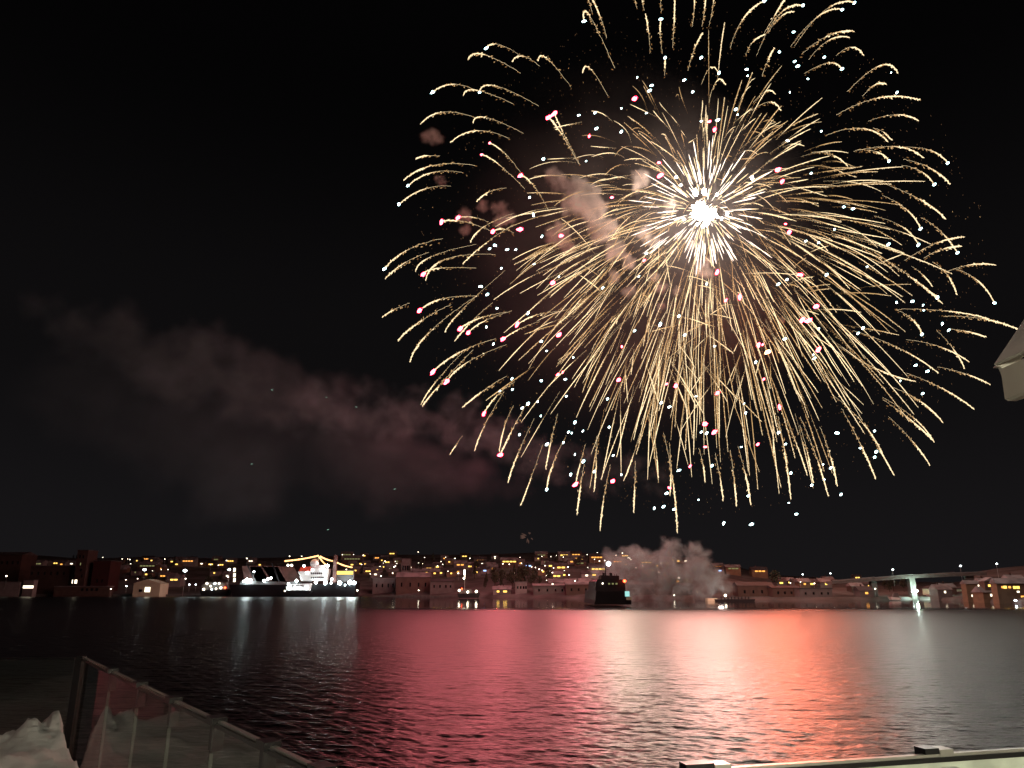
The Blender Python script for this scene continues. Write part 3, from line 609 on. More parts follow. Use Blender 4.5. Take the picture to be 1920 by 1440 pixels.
T = """976,104 934,83 912,90 w|976,137 906,102 878,112|1012,124 980,105 959,116|1070,163 1025,109 1009,115|1153,128 1105,29 1095,40 w|1140,180 1106,128 1092,137|887,167 846,158 811,173 w
963,195 894,169 869,179|1010,199 929,161 899,173 w|893,221 830,210 788,233|981,250 911,220 887,231|955,260 893,245 844,268|1085,307 1052,250 1029,220 r|1088,310 1057,250 1039,213 r|976,323 945,286 918,268 s|984,354 934,307 903,290 s
1028,393 999,346 976,329 r|825,293 798,292 779,299|890,310 812,310 757,338|869,324 812,323 765,348 w|846,349 794,355 748,383 w|950,353 919,359 893,378|921,433 867,415 828,416 r|916,416 887,407 859,408 r|963,437 942,429 924,434 r
830,447 765,468 721,504 w|804,473 757,494 722,523|893,458 809,481 779,509|893,503 822,503 794,514 r|929,477 835,486 798,526|963,400 906,426 882,455|963,421 912,455 867,495|768,568 740,580 716,595|893,555 830,560 787,582 r|846,570 783,606 746,639
893,555 804,624 769,679|947,507 867,580 834,623|950,585 898,597 863,616 r|960,583 908,602 878,624 r|924,567 885,602 852,640|1012,603 976,616 943,636 r|1044,584 1007,590 970,608 r|929,635 861,661 812,697 r|950,646 877,679 837,716 r
867,661 817,716 789,759|887,656 825,721 792,761|950,705 907,732 867,764|966,716 934,739 907,776 r|945,734 908,799 890,846|867,817 855,834 843,853|986,760 960,807 938,853 r|963,760 946,800 936,847|1002,784 971,851 952,905|1018,833 994,901 976,948
1062,817 1036,872 1025,918 w|1046,776 1033,828 1023,880|1098,833 1088,868 1079,908 r|1096,870 1088,915 1082,966|1145,870 1132,935 1125,996|1119,817 1118,870 1114,922|1200,812 1186,858 1169,902|1191,864 1190,915 1188,961|1110,23 1102,-2 1090,-12|1137,71 1125,30 1105,-12
1219,100 1216,60 1210,25|1242,100 1238,65 1239,36 w|1240,22 1239,0 1238,-30|1261,90 1264,40 1266,-30|1298,50 1302,10 1303,-40|1316,50 1322,10 1326,-40|1330,47 1337,10 1341,-30|1208,20 1204,0 1200,-30|1194,15 1190,-5 1186,-30|1369,90 1395,33 1433,2 w|1433,62 1455,25 1478,-12|1419,104 1460,28 1506,10 w|1440,62 1465,30 1490,22
1398,104 1412,78 1435,65|1290,133 1302,92 1318,61|1246,142 1247,124 1247,108 w|1315,158 1332,126 1348,137 w|1329,192 1345,150 1361,160|1429,144 1440,112 1452,90|1412,192 1438,170 1454,177|1408,208 1444,191 1464,208|1490,86 1550,17 1602,5 w|1482,88 1535,30 1579,18 w|1503,102 1555,66 1602,59
1516,112 1555,75 1593,70|1568,104 1598,88 1620,105|1508,138 1553,118 1579,129 w|1589,172 1650,123 1684,138|1618,180 1640,159 1662,157|1568,216 1650,183 1726,188|1628,227 1683,215 1723,227|1550,253 1618,241 1665,266|1636,240 1655,247 1672,263|1602,284 1680,275 1732,296|1693,276 1745,282 1777,306 w
1607,281 1645,285 1667,302 w|1693,299 1742,314 1782,346|1691,310 1728,322 1752,346 w|1521,286 1558,289 1590,312|1646,340 1725,374 1773,411|1654,366 1700,393 1726,429 w|1727,408 1765,435 1795,474 w|1639,405 1693,426 1722,459 w|1696,489 1753,457 1809,444|1732,484 1765,468 1803,461
1774,510 1822,496 1868,497|1790,504 1833,526 1865,568 w|1748,491 1777,516 1794,553|1639,473 1702,515 1758,558 w|1715,528 1742,547 1768,570|1709,499 1730,515 1749,538|1769,593 1845,598 1910,618|1680,580 1775,583 1855,598|1782,617 1815,622 1850,632|1680,580 1712,600 1729,627 w
1699,637 1762,650 1818,679|1756,619 1788,655 1809,692|1757,688 1808,700 1857,721|1700,700 1770,730 1827,768|1670,725 1725,752 1768,792|1655,745 1715,785 1752,830|1666,781 1710,826 1744,873|1656,750 1705,785 1748,825|1622,794 1648,840 1677,892|1578,766 1615,836 1642,898
1500,781 1530,855 1553,931|1537,800 1557,855 1570,912|1475,791 1496,840 1514,892|1500,797 1514,850 1525,906|1459,781 1473,859 1483,937|1384,837 1398,890 1408,947|1369,844 1376,895 1381,950|1341,850 1350,895 1356,940|1244,812 1262,905 1270,1000|1225,800 1231,850 1234,897
1560,640 1640,690 1717,715|1600,620 1690,655 1760,700|1560,740 1615,790 1655,850|1255,830 1258,880 1256,930|1310,840 1318,870 1322,905"""
def depth_of(x, y, cx=1312.0, cy_=480.0, RR=590.0, sgn=None):   # spread the sparks over a ball around the burst
    q = 1 - ((x-cx)**2 + (y-cy_)**2) / RR**2
    z = math.sqrt(max(0.0, q)) * RR * 0.31
    return YFW + (sgn if sgn is not None else random.choice((-1, 1))) * z * random.uniform(0.6, 1.0)
def parts_then_stuff(jobs, root, partname, mats, most=100):
    """jobs: (length, function that fills a mesh). The longest become parts of their own, the rest one stuff part."""
    jobs = sorted(jobs, key=lambda j: -j[0])
    for ln, fn in jobs[:most]:
        b = MB(); fn(b); b.build(partname, mats, root)
    if jobs[most:]:
        b = MB()
        for ln, fn in jobs[most:]: fn(b)
        o = b.build(partname, mats, root); o['kind'] = 'stuff'
def tj(tail, mid, tip, **kw):
    return (math.hypot(tip[0]-tail[0], tip[1]-tail[1]), lambda b: trail(b, tail, mid, tip, **kw))
centre = lambda x, y: P(x, y, YFW)
RED = []; BLUE = []
# outer gold shell, traced
fa = empty('firework_burst', centre(1312, 470), 'huge outer gold willow burst with drooping hooked glitter trails', 'firework')
jobs = []
for item in T.replace('\n', '|').split('|'):
    q = item.split(); pts = [tuple(float(c) for c in s_.split(',')) for s_ in q[:3]]
    sg = random.choice((-1, 1)); y1 = depth_of(*pts[2], sgn=sg); y0 = depth_of(*pts[0], sgn=sg)
    pts = [(pts[0][0], pts[0][1], y1 + (y0-y1)*0.3), (pts[1][0], pts[1][1], y1 + (y0-y1)*0.12), (pts[2][0], pts[2][1], y1)]
    # the traced middle is not always half way along: slide it there
    jobs.append(tj(*pts, wpx=random.uniform(1.7, 2.4), wig=random.uniform(0.4, 0.9), cont=random.uniform(0.45, 0.62)))
    if len(q) > 3:
        (RED if q[3] in 'rs' else BLUE).append((pts[2][0], pts[2][1], y1, 2.6 if q[3] == 's' else (4.4 if q[3] == 'r' else 3.9)))
# the near and far face of the outer shell, crossing in front of the middle
for i in range(290):
    a = random.uniform(0, 2*math.pi); rr = 560 * math.sqrt(random.uniform(0.02, 0.62)); x1 = 1312 + rr*math.cos(a)*0.92; y1_ = 455 + rr*math.sin(a)*0.82 + 40
    sg = random.choice((-1, 1)); Y1 = depth_of(x1, y1_, sgn=sg); f = random.uniform(0.62, 0.8)
    dr = random.uniform(40, 100)
    if (y1_ < 300 and random.random() < 0.15) or y1_ > 900 or (rr > 500 and y1_ < 300): continue
    jobs.append(tj((1312+(x1-1312)*f + random.gauss(0,6), 455+(y1_-455)*f - dr*0.55, YFW+(Y1-YFW)*f), None if random.random() < .3 else (1312+(x1-1312)*(f+1)/2, 455+(y1_-455)*(f+1)/2 - dr*0.36, YFW+(Y1-YFW)*(f+1)/2), (x1, y1_, Y1), wpx=random.uniform(0.7, 1.3), cont=0.7, wig=random.uniform(0.1, 0.7), fade=random.choice((0.6, 1.0))))
parts_then_stuff(jobs, fa, 'spark_trail', SPK)
# middle gold shell: ballistic trails of three broken balls of stars
fb = empty('firework_burst', centre(1325, 415), 'dense middle gold burst of long straight sparks fanning downward', 'firework')
jobs = []
for n_, cx, cy_, R0, sd, d0, d1, lo, hi in ((230, 1328, 410, 345, 60, 70, 130, 0.20, 0.62), (80, 1322, 425, 430, 60, 110, 170, 0.40, 0.75), (110, 1345, 470, 330, 60, 150, 240, 0.42, 0.75), (70, 1250, 470, 290, 60, 90, 200, 0.45, 0.78), (48, 1430, 600, 250, 50, 40, 120, 0.40, 0.72), (48, 1180, 590, 240, 50, 40, 120, 0.40, 0.72)):
    for i in range(n_):
        z = random.uniform(-1, 1); a = random.uniform(0, 2*math.pi); q = math.sqrt(1 - z*z)
        dx, dy = q*math.cos(a), -q*math.sin(a)
        RR = random.gauss(R0, sd) * (1.1 if dx > 0 else 0.92); dr = random.uniform(d0, d1); ox, oy = random.gauss(0, 9), random.gauss(0, 9); wd = random.gauss(0, 14)
        s0 = random.uniform(lo, hi); s1 = min(1.05, s0 + random.uniform(0.22, 0.5))
        f = lambda s_: (cx + ox + dx*RR*s_ + wd*s_*s_, cy_ + oy + dy*RR*s_ + dr*s_*s_, YFW + z*RR*0.31*s_)
        if s1 * q < 0.22 or f(s1)[1] > 930 or ((f(s1)[0]-1312)/560)**2 + ((f(s1)[1]-485)/470)**2 > 1: continue
        jobs.append(tj(f(s0), f((s0+s1)/2), f(s1), wpx=random.uniform(0.7, 1.45), cont=random.uniform(0.5, 0.9), fade=random.choice((0.6, 0.75, 1.0, 1.0)), wig=random.uniform(0.1, 0.8)))
parts_then_stuff(jobs, fb, 'spark_trail', SPK)
# inner white burst
fc = empty('firework_burst', centre(1318, 396), 'small blinding white burst at the heart of the fireworks', 'firework')
jobs = []
for i in range(235):
    z = random.uniform(-1, 1); a = random.uniform(0, 2*math.pi); q = math.sqrt(1 - z*z); RR = random.gauss(122, 24) * (1.12 if -math.sin(a) < -0.2 else 1.0)
    s0 = random.uniform(0.32, 0.66); s1 = s0 + random.uniform(0.18, 0.38)
    f = lambda s_: (1322 + q*math.cos(a)*RR*s_, 396 - q*math.sin(a)*RR*s_ + 8*s_*s_, YFW + z*RR*0.31*s_)
    jobs.append(tj(f(s0), None, f(s1), wpx=random.uniform(0.9, 1.75), cont=0.97, mi=(1, 2, random.choice((2, 3, 3))), wig=0.15, fade=1.1))
parts_then_stuff(jobs, fc, 'spark_trail', SPK + [M['spark_white']])
for x, y, r, n_ in ((1319,399,22,1),(1307,392,12,2),(1329,396,12,2),(1338,404,9,2),(1312,384,10,2),(1325,414,9,2),(1314,410,10,2),(1322,388,10,2),(1331,410,7,1),(1302,401,7,1),(1340,394,6,1),(1320,425,5,1),(1346,404,5,1),(1299,385,5,1),(1352,409,4,1),(1309,420,4,1),(1307,361,8,2),(1318,360,7,2),(1303,364,5,1),(1363,402,5,1),(1345,365,5,1),(1270,334,5,1),(1278,345,4,1),(1409,334,5,1),(1283,410,4,1)):
    b = MB()
    for i in range(n_): b.ball(P(x + random.uniform(-1,1)*r*0.6, y + random.uniform(-1,1)*r*0.6, YFW + random.uniform(-3,3)), r*mpp(x,y,YFW)*random.uniform(0.34,0.52), 2, 0.8)
    b.build('flash_core', M['flash'], fc)
# red stars and blue-white stars of two more shells
for s_ in "1052,442 1048,628 1166,650 1105,255 1190,185 1330,228 1340,243 1147,370 1467,340 1459,318 1473,420 1480,435 1500,515 1530,575 1387,557 1361,563 1422,647 1430,646 1432,711 1462,763 1504,600 1516,601 1535,655 1267,723 1322,795 1322,838 1421,833 1294,874 1345,737 1255,915 1036,530 1055,698 1046,702 1160,712 1149,902 1250,720 975,430 1236,305 1238,329 1345,510 1208,488 1340,810".split():
    x, y = map(float, s_.split(',')); RED.append((x, y, depth_of(x, y), random.choice((2.8, 3.4, 4.2, 4.6))))
for s_ in """1085,216 1116,211 1165,203 1118,241 1019,298 1099,302 1165,247 993,370 1000,403 1016,443 928,460 918,466 951,468 967,468 1001,495 940,503 901,537 914,552 932,578 990,587 912,613 1015,640 1025,658 1075,670 925,645 1212,475 1198,518 1048,519 1130,540 1190,620 1284,628 1340,649 1238,608 1273,593 1325,532 960,710 961,730 937,733 1015,714
1060,711 1062,743 990,757 979,765 1008,753 1014,780 1078,792 1066,810 1072,812 1093,808 1026,833 1056,830 1078,852 1094,865 1115,884 1070,890 1165,890 1142,801 1139,748 1150,854 974,815 1488,60 1461,97 1490,115 1496,124 1515,148 1546,107 1481,173 1540,246 1521,325 1477,264 1671,136 1682,173 1582,388 1600,391 1565,430 1535,455 1511,452 1476,524
1459,533 1550,515 1626,500 1666,458 1681,567 1711,565 1731,572 1732,582 1767,607 1779,619 1618,615 1609,625 1472,635 1535,616 1525,665 1527,672 1717,685 1739,696 1730,738 1688,714 1417,679 1395,757 1398,774 1460,811 1473,833 1570,812 1640,808 1613,840 1643,847 1640,857 1483,887 1543,871 1558,877 1545,900 1522,910 1577,927 1310,937 1273,882 1335,873
1403,930 1479,943 1493,964 1409,983 1357,981 1227,953 1244,950 1264,955 1250,925 1315,810 1325,812 1240,755 1255,763 1305,743 1390,838 1218,170 1222,160 1283,150 1299,172 1315,108 1400,130 1402,142 1462,98 1383,215 1346,225 1315,227 1212,212 1195,145 1380,205""".split():
    x, y = map(float, s_.split(',')); BLUE.append((x, y, depth_of(x, y), random.choice((1.9, 2.4, 2.9, 3.4, 3.9))))
RED_W = 44000.0; GL = {}
fr = empty('firework_burst', centre(1180, 560), 'scattered crimson stars of a red shell, thickest on the west side', 'firework')
for x, y, Y, r in RED:
    star(MB(), x, y, Y, r * (1.3 if r > 4 else 1.05)).build('star', M['star_red'], fr, True)
    # added lights, tinted and weighted from west to east to colour the water columns
    for x1_, tint, wt in ((955, (1.0, 0.19, 0.22), 0.62), (1042, (1.0, 0.22, 0.24), 0.25), (1118, (1.0, 0.18, 0.21), 0.95), (1250, (0.95, 0.70, 0.54), 0.5), (1412, (1.0, 0.46, 0.38), 0.52), (1505, (1.0, 0.19, 0.10), 1.15), (9999, (0.95, 0.6, 0.5), 0.5)):
        if x < x1_: break
    GL.setdefault((tint, wt, int((x - 700) / 62)), []).append((x, y, Y, RED_W * (r / 4) ** 2 * wt))
for (tint, _, _), L in sorted(GL.items(), key=lambda q: q[0][2]):      # neighbouring stars share one light at the lowest of them
    b0 = max(L, key=lambda q: q[1]); glow(fr, b0[0], b0[1], b0[2], sum(q[3] for q in L), tint)
star(MB(), 1440, 660, 400, 6).build('star', M['star_orange'], fr, True); glow(fr, 1440, 660, 398, RED_W*3, (1.0, 0.2, 0.08))
fw_ = empty('firework_burst', centre(1330, 600), 'scattered blue white stars falling around the gold burst', 'firework')
BLUE.sort(key=lambda q: -q[3])
for i, (x, y, Y, r) in enumerate(BLUE[:100]):
    star(MB(), x, y, Y, r * 0.9).build('star', M['star_blue'], fw_, True)
    if i % 12 == 0 and x > 1120: glow(fw_, x, y, Y, RED_W * 0.9, (0.95, 0.95, 0.85))
b = MB()
for x, y, Y, r in BLUE[100:]: star(b, x, y, Y, r)
b.build('star', M['star_blue'], fw_, True)['kind'] = 'stuff'
# drifting ember dust left between the trails
b = MB()
for i in range(2600):
    a = random.uniform(0, 2*math.pi); rr = 540*math.sqrt(random.uniform(0.02, 1)); x = 1312 + rr*math.cos(a); y = 490 + rr*math.sin(a)*0.88
    Y = depth_of(x, y); k = mpp(x, y, Y)
    b.grain(P(x, y, Y), Vector((random.gauss(0,.4), 0, -1)), k*random.uniform(0.25, 0.6), k*random.uniform(0.6, 1.8), 0 if random.random() < 0.93 else 1)
M['dust'] = emis('faint ember dust', (1.0, 0.52, 0.25), 0.16, True)
b.build('ember_dust', [M['dust'], M['spark_gold']], fa)['kind'] = 'stuff'
# lone sparks drifting far west
for i, (x, y, lab) in enumerate(((510,731,'topmost'),(612,745,'middle'),(668,763,'nearest the burst'),(472,870,'westernmost lower'),(740,917,'lowest close to the burst'),(615,993,'lowest over the ship'))):
    b = MB(); k = mpp(x, y, 480); b.grain(P(x, y, 480), Vector((1,0,0.25 if i > 2 else -0.25)), k*0.9, k*2.6); 
    tag(b.build('drifting_spark', M['lamp_dim'] if 'lamp_dim' in M else M.setdefault('lamp_dim', emis('faint green spark', (0.5, 1.0, 0.75), 0.5, True))), f'tiny green spark drifting in the dark sky, {lab}', 'spark', 'lone drifting sparks')
# a dying shell low over the knoll
fd = empty('firework_burst', P(990, 1006, 700), 'small faint dying burst of embers just above the ridge', 'firework')
M['fade'] = emis('fading ember', (1.0, 0.55, 0.42), 0.09, True)
for i in range(11):
    a = random.uniform(0.1, 2*math.pi); b = MB(); k = mpp(990, 1006, 700)
    c = P(990, 1006, 700); d = Vector((math.cos(a), random.uniform(-.4,.4), math.sin(a)*0.8)); r0 = random.uniform(4, 8); r1 = random.uniform(10, 15)
    b.tube([c + d*k*r0, c + d*k*(r0+r1)/2 + Vector((0,0,-k*0.4)), c + d*k*r1 + Vector((0,0,-k*1.2))], [k*0.7, k*1.0, k*0.5], 5); b.build('spark_trail', M['fade'], fd)

# ------------------------------------------------------------------ smoke
def smoke_mat(name, dens, color, nscale, lo=0.35, hi=0.75, aniso=0.15):
    m = bpy.data.materials.new(name); m.use_nodes = True; n = m.node_tree.nodes; l = m.node_tree.links; n.clear()
    v = n.new('ShaderNodeVolumePrincipled'); o = n.new('ShaderNodeOutputMaterial')
    v.inputs['Color'].default_value = (*color, 1); v.inputs['Anisotropy'].default_value = aniso; v.inputs['Density Attribute'].default_value = ''
    at = n.new('ShaderNodeAttribute'); at.attribute_name = 'density'
    tc = n.new('ShaderNodeNewGeometry'); nz = n.new('ShaderNodeTexNoise'); nz.inputs['Scale'].default_value = nscale; nz.inputs['Detail'].default_value = 6; nz.inputs['Roughness'].default_value = 0.66; nz.inputs['Distortion'].default_value = 0.6
    mr = n.new('ShaderNodeMapRange'); mr.inputs['From Min'].default_value = lo; mr.inputs['From Max'].default_value = hi; mr.inputs['To Max'].default_value = 1.0
    mm = n.new('ShaderNodeMath'); mm.operation = 'MULTIPLY'; m2 = n.new('ShaderNodeMath'); m2.operation = 'MULTIPLY'; m2.inputs[1].default_value = dens
    l.new(tc.outputs['Position'], nz.inputs['Vector']); l.new(nz.outputs['Fac'], mr.inputs['Value']); l.new(mr.outputs[0], mm.inputs[0])
    l.new(at.outputs['Fac'], mm.inputs[1]); l.new(mm.outputs[0], m2.inputs[0]); l.new(m2.outputs[0], v.inputs['Density'])
    l.new(v.outputs[0], o.inputs['Volume']); return m
def smoke_cloud(name, puffs, m, voxel, band, jit=0.55, sub=3):
    """puffs: centre, radius. Their union becomes a soft-edged fog volume."""
    mb = MB()
    for c, r in puffs: mb.ball(c, r, sub, jit)
    o = mb.build(name, m)
    ng = bpy.data.node_groups.new(name + ' volume', 'GeometryNodeTree')
    ng.interface.new_socket('Geometry', in_out='INPUT', socket_type='NodeSocketGeometry'); ng.interface.new_socket('Geometry', in_out='OUTPUT', socket_type='NodeSocketGeometry')
    gi = ng.nodes.new('NodeGroupInput'); go = ng.nodes.new('NodeGroupOutput'); mv = ng.nodes.new('GeometryNodeMeshToVolume'); sm = ng.nodes.new('GeometryNodeSetMaterial')
    mv.resolution_mode = 'VOXEL_SIZE'; mv.inputs['Voxel Size'].default_value = voxel; mv.inputs['Interior Band Width'].default_value = band; mv.inputs['Density'].default_value = 1.0
    sm.inputs['Material'].default_value = m
    ng.links.new(gi.outputs[0], mv.inputs['Mesh']); ng.links.new(mv.outputs[0], sm.inputs['Geometry']); ng.links.new(sm.outputs[0], go.inputs[0])
    md = o.modifiers.new('fog', 'NODES'); md.node_group = ng
    return tag(o, kind='stuff')
def along(path, n, Y, spread=0.6, dy=10, rs=(0.5, 0.9)):
    out = []
    for i in range(n):
        f = (i + random.random()) / n * (len(path) - 1); j = min(int(f), len(path) - 2); t = f - j
        x, y, r = [path[j][k] + (path[j+1][k] - path[j][k]) * t for k in range(3)]
        a = random.uniform(0, 6.28); q = math.sqrt(random.random()) * spread
        YY = Y + random.uniform(-dy, dy); k = mpp(x, y, YY)
        out.append((P(x + math.cos(a)*q*r, y + math.sin(a)*q*r, YY), r * random.uniform(*rs) * k * 0.62))
    return out
SC = (0.56, 0.78, 0.82)
# thick smoke rolling off the barge
smoke_cloud('launch_smoke', along([(1376,1112,9),(1352,1094,22),(1318,1084,34),(1270,1074,44),(1220,1076,44),(1170,1072,40),(1128,1060,26)], 120, 425, 0.9, 16, (0.5, 1.1))
            + along([(1300,1045,14),(1240,1042,20),(1180,1040,14),(1140,1040,14)], 16, 430, 0.7, 8, (0.5, 0.9)), smoke_mat('launch smoke', 1.2, SC, 0.10, 0.44, 0.72), 0.9, 13.0)
# older smoke drifting west across the sky
smoke_cloud('drifting_smoke', along([(1260,900,28),(1150,890,34),(1060,880,40),(960,840,44),(870,800,42),(780,775,44),(690,770,52),(600,770,50)], 130, 545, 0.95, 20, (0.5, 1.05)),
            smoke_mat('drifting smoke', 0.030, SC, 0.05, 0.34, 0.74), 1.8, 15.0)
smoke_cloud('thin_drifting_smoke', along([(640,760,55),(520,740,70),(400,700,75),(300,680,70),(200,640,55),(110,600,40),(50,570,25)], 80, 480, 0.85, 18, (0.6, 1.15)),
            smoke_mat('thin drifting smoke', 0.021, SC, 0.025, 0.28, 0.76), 2.8, 24.0)
smoke_cloud('low_smoke_haze', along([(960,910,40),(820,890,60),(700,860,90),(560,850,120),(400,830,130),(260,780,120),(140,720,90)], 56, 490, 0.6, 20, (0.9, 1.3)), smoke_mat('low smoke haze', 0.007, SC, 0.015, 0.25, 0.8), 4.5, 45.0)
# puffs left by earlier shells
puffs = []
for x, y, r in ((808,256,19),(796,258,13),(822,260,14),(825,335,14),(832,345,10),(871,405,19),(873,430,14),(905,388,16),(928,392,14),(943,385,13),(950,405,20),(935,415,16),(1035,330,22),(1050,345,22),(1075,352,28),(1100,372,40),(1070,385,26),(1118,400,34),(1132,430,34),(1050,440,30),(1062,462,20),
        (1200,335,22),(1195,350,16),(1178,490,20),(1150,468,26),(1210,440,22),(1226,455,16),(1180,545,18),(1240,540,16),(1316,505,20),(1330,515,12),(1298,460,14),(1255,385,16),(1150,520,18),(1225,520,14),(1465,600,8),(1240,575,12),(1325,490,14),(1268,545,12)):
    k = mpp(x, y, 415); puffs.append((P(x, y, 405 + random.uniform(-10, 10)), r*k*0.72))
    for _ in range(4):
        a = random.uniform(0, 6.28); puffs.append((P(x + math.cos(a)*r*0.55, y + math.sin(a)*r*0.5, 405 + random.uniform(-10, 10)), r*k*random.uniform(0.3, 0.48)))
smoke_cloud('burst_smoke', puffs, smoke_mat('burst smoke', 0.42, (0.96, 0.82, 0.74), 0.09, 0.26, 0.66), 0.9, 6.0)
# thin veil hanging through the whole burst
mb_ = MB(); k = mpp(1200, 470, YFW); mb_.ball(P(1190, 470, YFW), 400*k, 3, 0.25, (1.12, 0.5, 1.0))
def veil_mat():
    m = bpy.data.materials.new('smoke veil'); m.use_nodes = True; n = m.node_tree.nodes; l = m.node_tree.links; n.clear()
    v = n.new('ShaderNodeVolumePrincipled'); o = n.new('ShaderNodeOutputMaterial'); v.inputs['Color'].default_value = (0.85, 0.74, 0.72, 1)
    g = n.new('ShaderNodeNewGeometry'); tc = n.new('ShaderNodeVectorMath'); tc.operation = 'DISTANCE'; tc.inputs[1].default_value = P(1190, 470, YFW)
    nz = n.new('ShaderNodeTexNoise'); nz.inputs['Scale'].default_value = 0.025; nz.inputs['Detail'].default_value = 4
    mr = n.new('ShaderNodeMapRange'); mr.inputs['From Min'].default_value = 0.3; mr.inputs['From Max'].default_value = 0.8
    ed = n.new('ShaderNodeMapRange'); ed.inputs['From Min'].default_value = 390*k; ed.inputs['From Max'].default_value = 120*k; ed.interpolation_type = 'SMOOTHSTEP'
    mm = n.new('ShaderNodeMath'); mm.operation = 'MULTIPLY'; m2 = n.new('ShaderNodeMath'); m2.operation = 'MULTIPLY'; m2.inputs[1].default_value = 0.0016
    l.new(g.outputs['Position'], nz.inputs['Vector']); l.new(g.outputs['Position'], tc.inputs[0]); l.new(tc.outputs['Value'], ed.inputs['Value'])
    l.new(nz.outputs['Fac'], mr.inputs['Value']); l.new(mr.outputs[0], mm.inputs[0]); l.new(ed.outputs[0], mm.inputs[1]); l.new(mm.outputs[0], m2.inputs[0]); l.new(m2.outputs[0], v.inputs['Density'])
    l.new(v.outputs[0], o.inputs['Volume']); m.cycles.volume_step_rate = 0.5; return m
tag(mb_.build('smoke_veil', veil_mat()), kind='stuff')

# ------------------------------------------------------------------ the terrace the picture is taken from
ZR = 7.5; ZD = 6.4                                      # rail top and deck
A = PZ(155,1233,ZR); B = PZ(590,1441,ZR); C = PZ(1425,1439,ZR); D = PZ(1920,1407,ZR)
def meet(p, q, r, s):
    d1 = q - p; d2 = s - r; t = ((r.x-p.x)*d2.y - (r.y-p.y)*d2.x) / (d1.x*d2.y - d1.y*d2.x); return p + d1*t
Kc = meet(A, B, C, D); E_ = C + (D - C) * 2.1; L_ = A + Vector((-6.5, 0.05, 0))
def dk_(p, z): return Vector((p.x, p.y, z))
deck_out = [L_, A, Kc, E_]
mb = MB(); mb.prism([dk_(p, ZD) for p in deck_out] + [Vector((E_.x, -3, ZD)), Vector((L_.x, -3, ZD))], (0, 0, -0.3))
tag(mb.build('terrace_floor', M['concrete']), kind='structure')
M['glass'] = bpy.data.materials.new('railing glass'); M['glass'].use_nodes = True
n = M['glass'].node_tree.nodes; l = M['glass'].node_tree.links; n.clear()
tr = n.new('ShaderNodeBsdfTransparent'); tr.inputs[0].default_value = (0.86, 0.9, 0.87, 1); gl = n.new('ShaderNodeBsdfGlossy'); gl.inputs['Roughness'].default_value = 0.02
df = n.new('ShaderNodeBsdfDiffuse'); df.inputs[0].default_value = (0.6, 0.62, 0.55, 1)
fr_ = n.new('ShaderNodeFresnel'); fr_.inputs[0].default_value = 1.8; mx1 = n.new('ShaderNodeMixShader'); mx2 = n.new('ShaderNodeMixShader'); mx2.inputs[0].default_value = 0.010; o = n.new('ShaderNodeOutputMaterial')
gb_ = n.new('ShaderNodeNewGeometry'); sb_ = n.new('ShaderNodeMath'); sb_.operation = 'SUBTRACT'; sb_.inputs[0].default_value = 1.0; l.new(gb_.outputs['Backfacing'], sb_.inputs[1])
ml_ = n.new('ShaderNodeMath'); ml_.operation = 'MULTIPLY'; l.new(fr_.outputs[0], ml_.inputs[0]); l.new(sb_.outputs[0], ml_.inputs[1]); l.new(ml_.outputs[0], mx1.inputs[0]); l.new(tr.outputs[0], mx1.inputs[1]); l.new(gl.outputs[0], mx1.inputs[2]); l.new(mx1.outputs[0], mx2.inputs[1]); l.new(df.outputs[0], mx2.inputs[2]); l.new(mx2.outputs[0], o.inputs[0])
M['glass_frost'] = mat('frosted glass', (0.55, 0.64, 0.57), 0.35, var=0.25, vscale=9)  # pale diffuse colour stands in for the lit house reflected in the glass
M['edge'] = mat('pale glass edge', (0.11, 0.115, 0.11), 0.3)
M['rail'] = mat('dark railing metal', (0.025, 0.025, 0.028), 0.3, 0.7)
M['rail_grey'] = mat('brushed railing cap', (0.45, 0.45, 0.44), 0.35, 0.8)
def railing(p, q, label, cuts, gm, clampcol='rail', cap=True, thick=0.034):
    e = empty('glass_railing', dk_(p, ZD), label, 'railing'); d = (q - p); ln = d.length; u = d / ln; nrm = Vector((-u.y, u.x, 0))
    b = MB(); b.bar(p + Vector((0,0,-0.007)), q + Vector((0,0,-0.007)), thick, 0.014); b.build('handrail', M['rail'], e)
    if cap:
        b = MB(); s = p + nrm*0.002; b.bar(s + Vector((0,0,0.004)), q + nrm*0.002 + Vector((0,0,0.004)), 0.018, 0.008); b.build('rail_cap', M['rail_grey'], e)
    cuts = [0] + sorted(cuts) + [1]
    for i, (a, c) in enumerate(zip(cuts, cuts[1:])):
        s = p + d*a + u*0.008; t = p + d*c - u*0.008
        b = MB(); b.prism([dk_(s, ZD+0.06), dk_(t, ZD+0.06), dk_(t, ZR-0.016), dk_(s, ZR-0.016)], nrm*0.012); b.build('glass_panel', gm, e)
        if i:
            m_ = p + d*a
            b = MB(); b.prism([dk_(m_ - u*0.0025, ZD+0.05), dk_(m_ + u*0.0025, ZD+0.05), dk_(m_ + u*0.0025, ZR-0.12), dk_(m_ - u*0.0025, ZR-0.12)], nrm*0.014); b.build('joint_strip', M['edge'], e)
            b = MB(); b.prism([dk_(m_ - u*0.024, ZR-0.11), dk_(m_ + u*0.024, ZR-0.11), dk_(m_ + u*0.024, ZR-0.016), dk_(m_ - u*0.024, ZR-0.016)], nrm*0.04); b.build('clamp', M['rail'], e)
            f = m_ + u*0.05
            b = MB(); b.bar(f - u*0.04 + Vector((0,0,0.006)), f + u*0.04 + Vector((0,0,0.006)), 0.056, 0.026); b.build('rail_joint', M['rail'], e)
    return e
def frac(px, py):
    q = PZ(px, py, ZR); return max(0.02, min(0.98, (q - A).dot(Kc - A) / (Kc - A).length_squared))
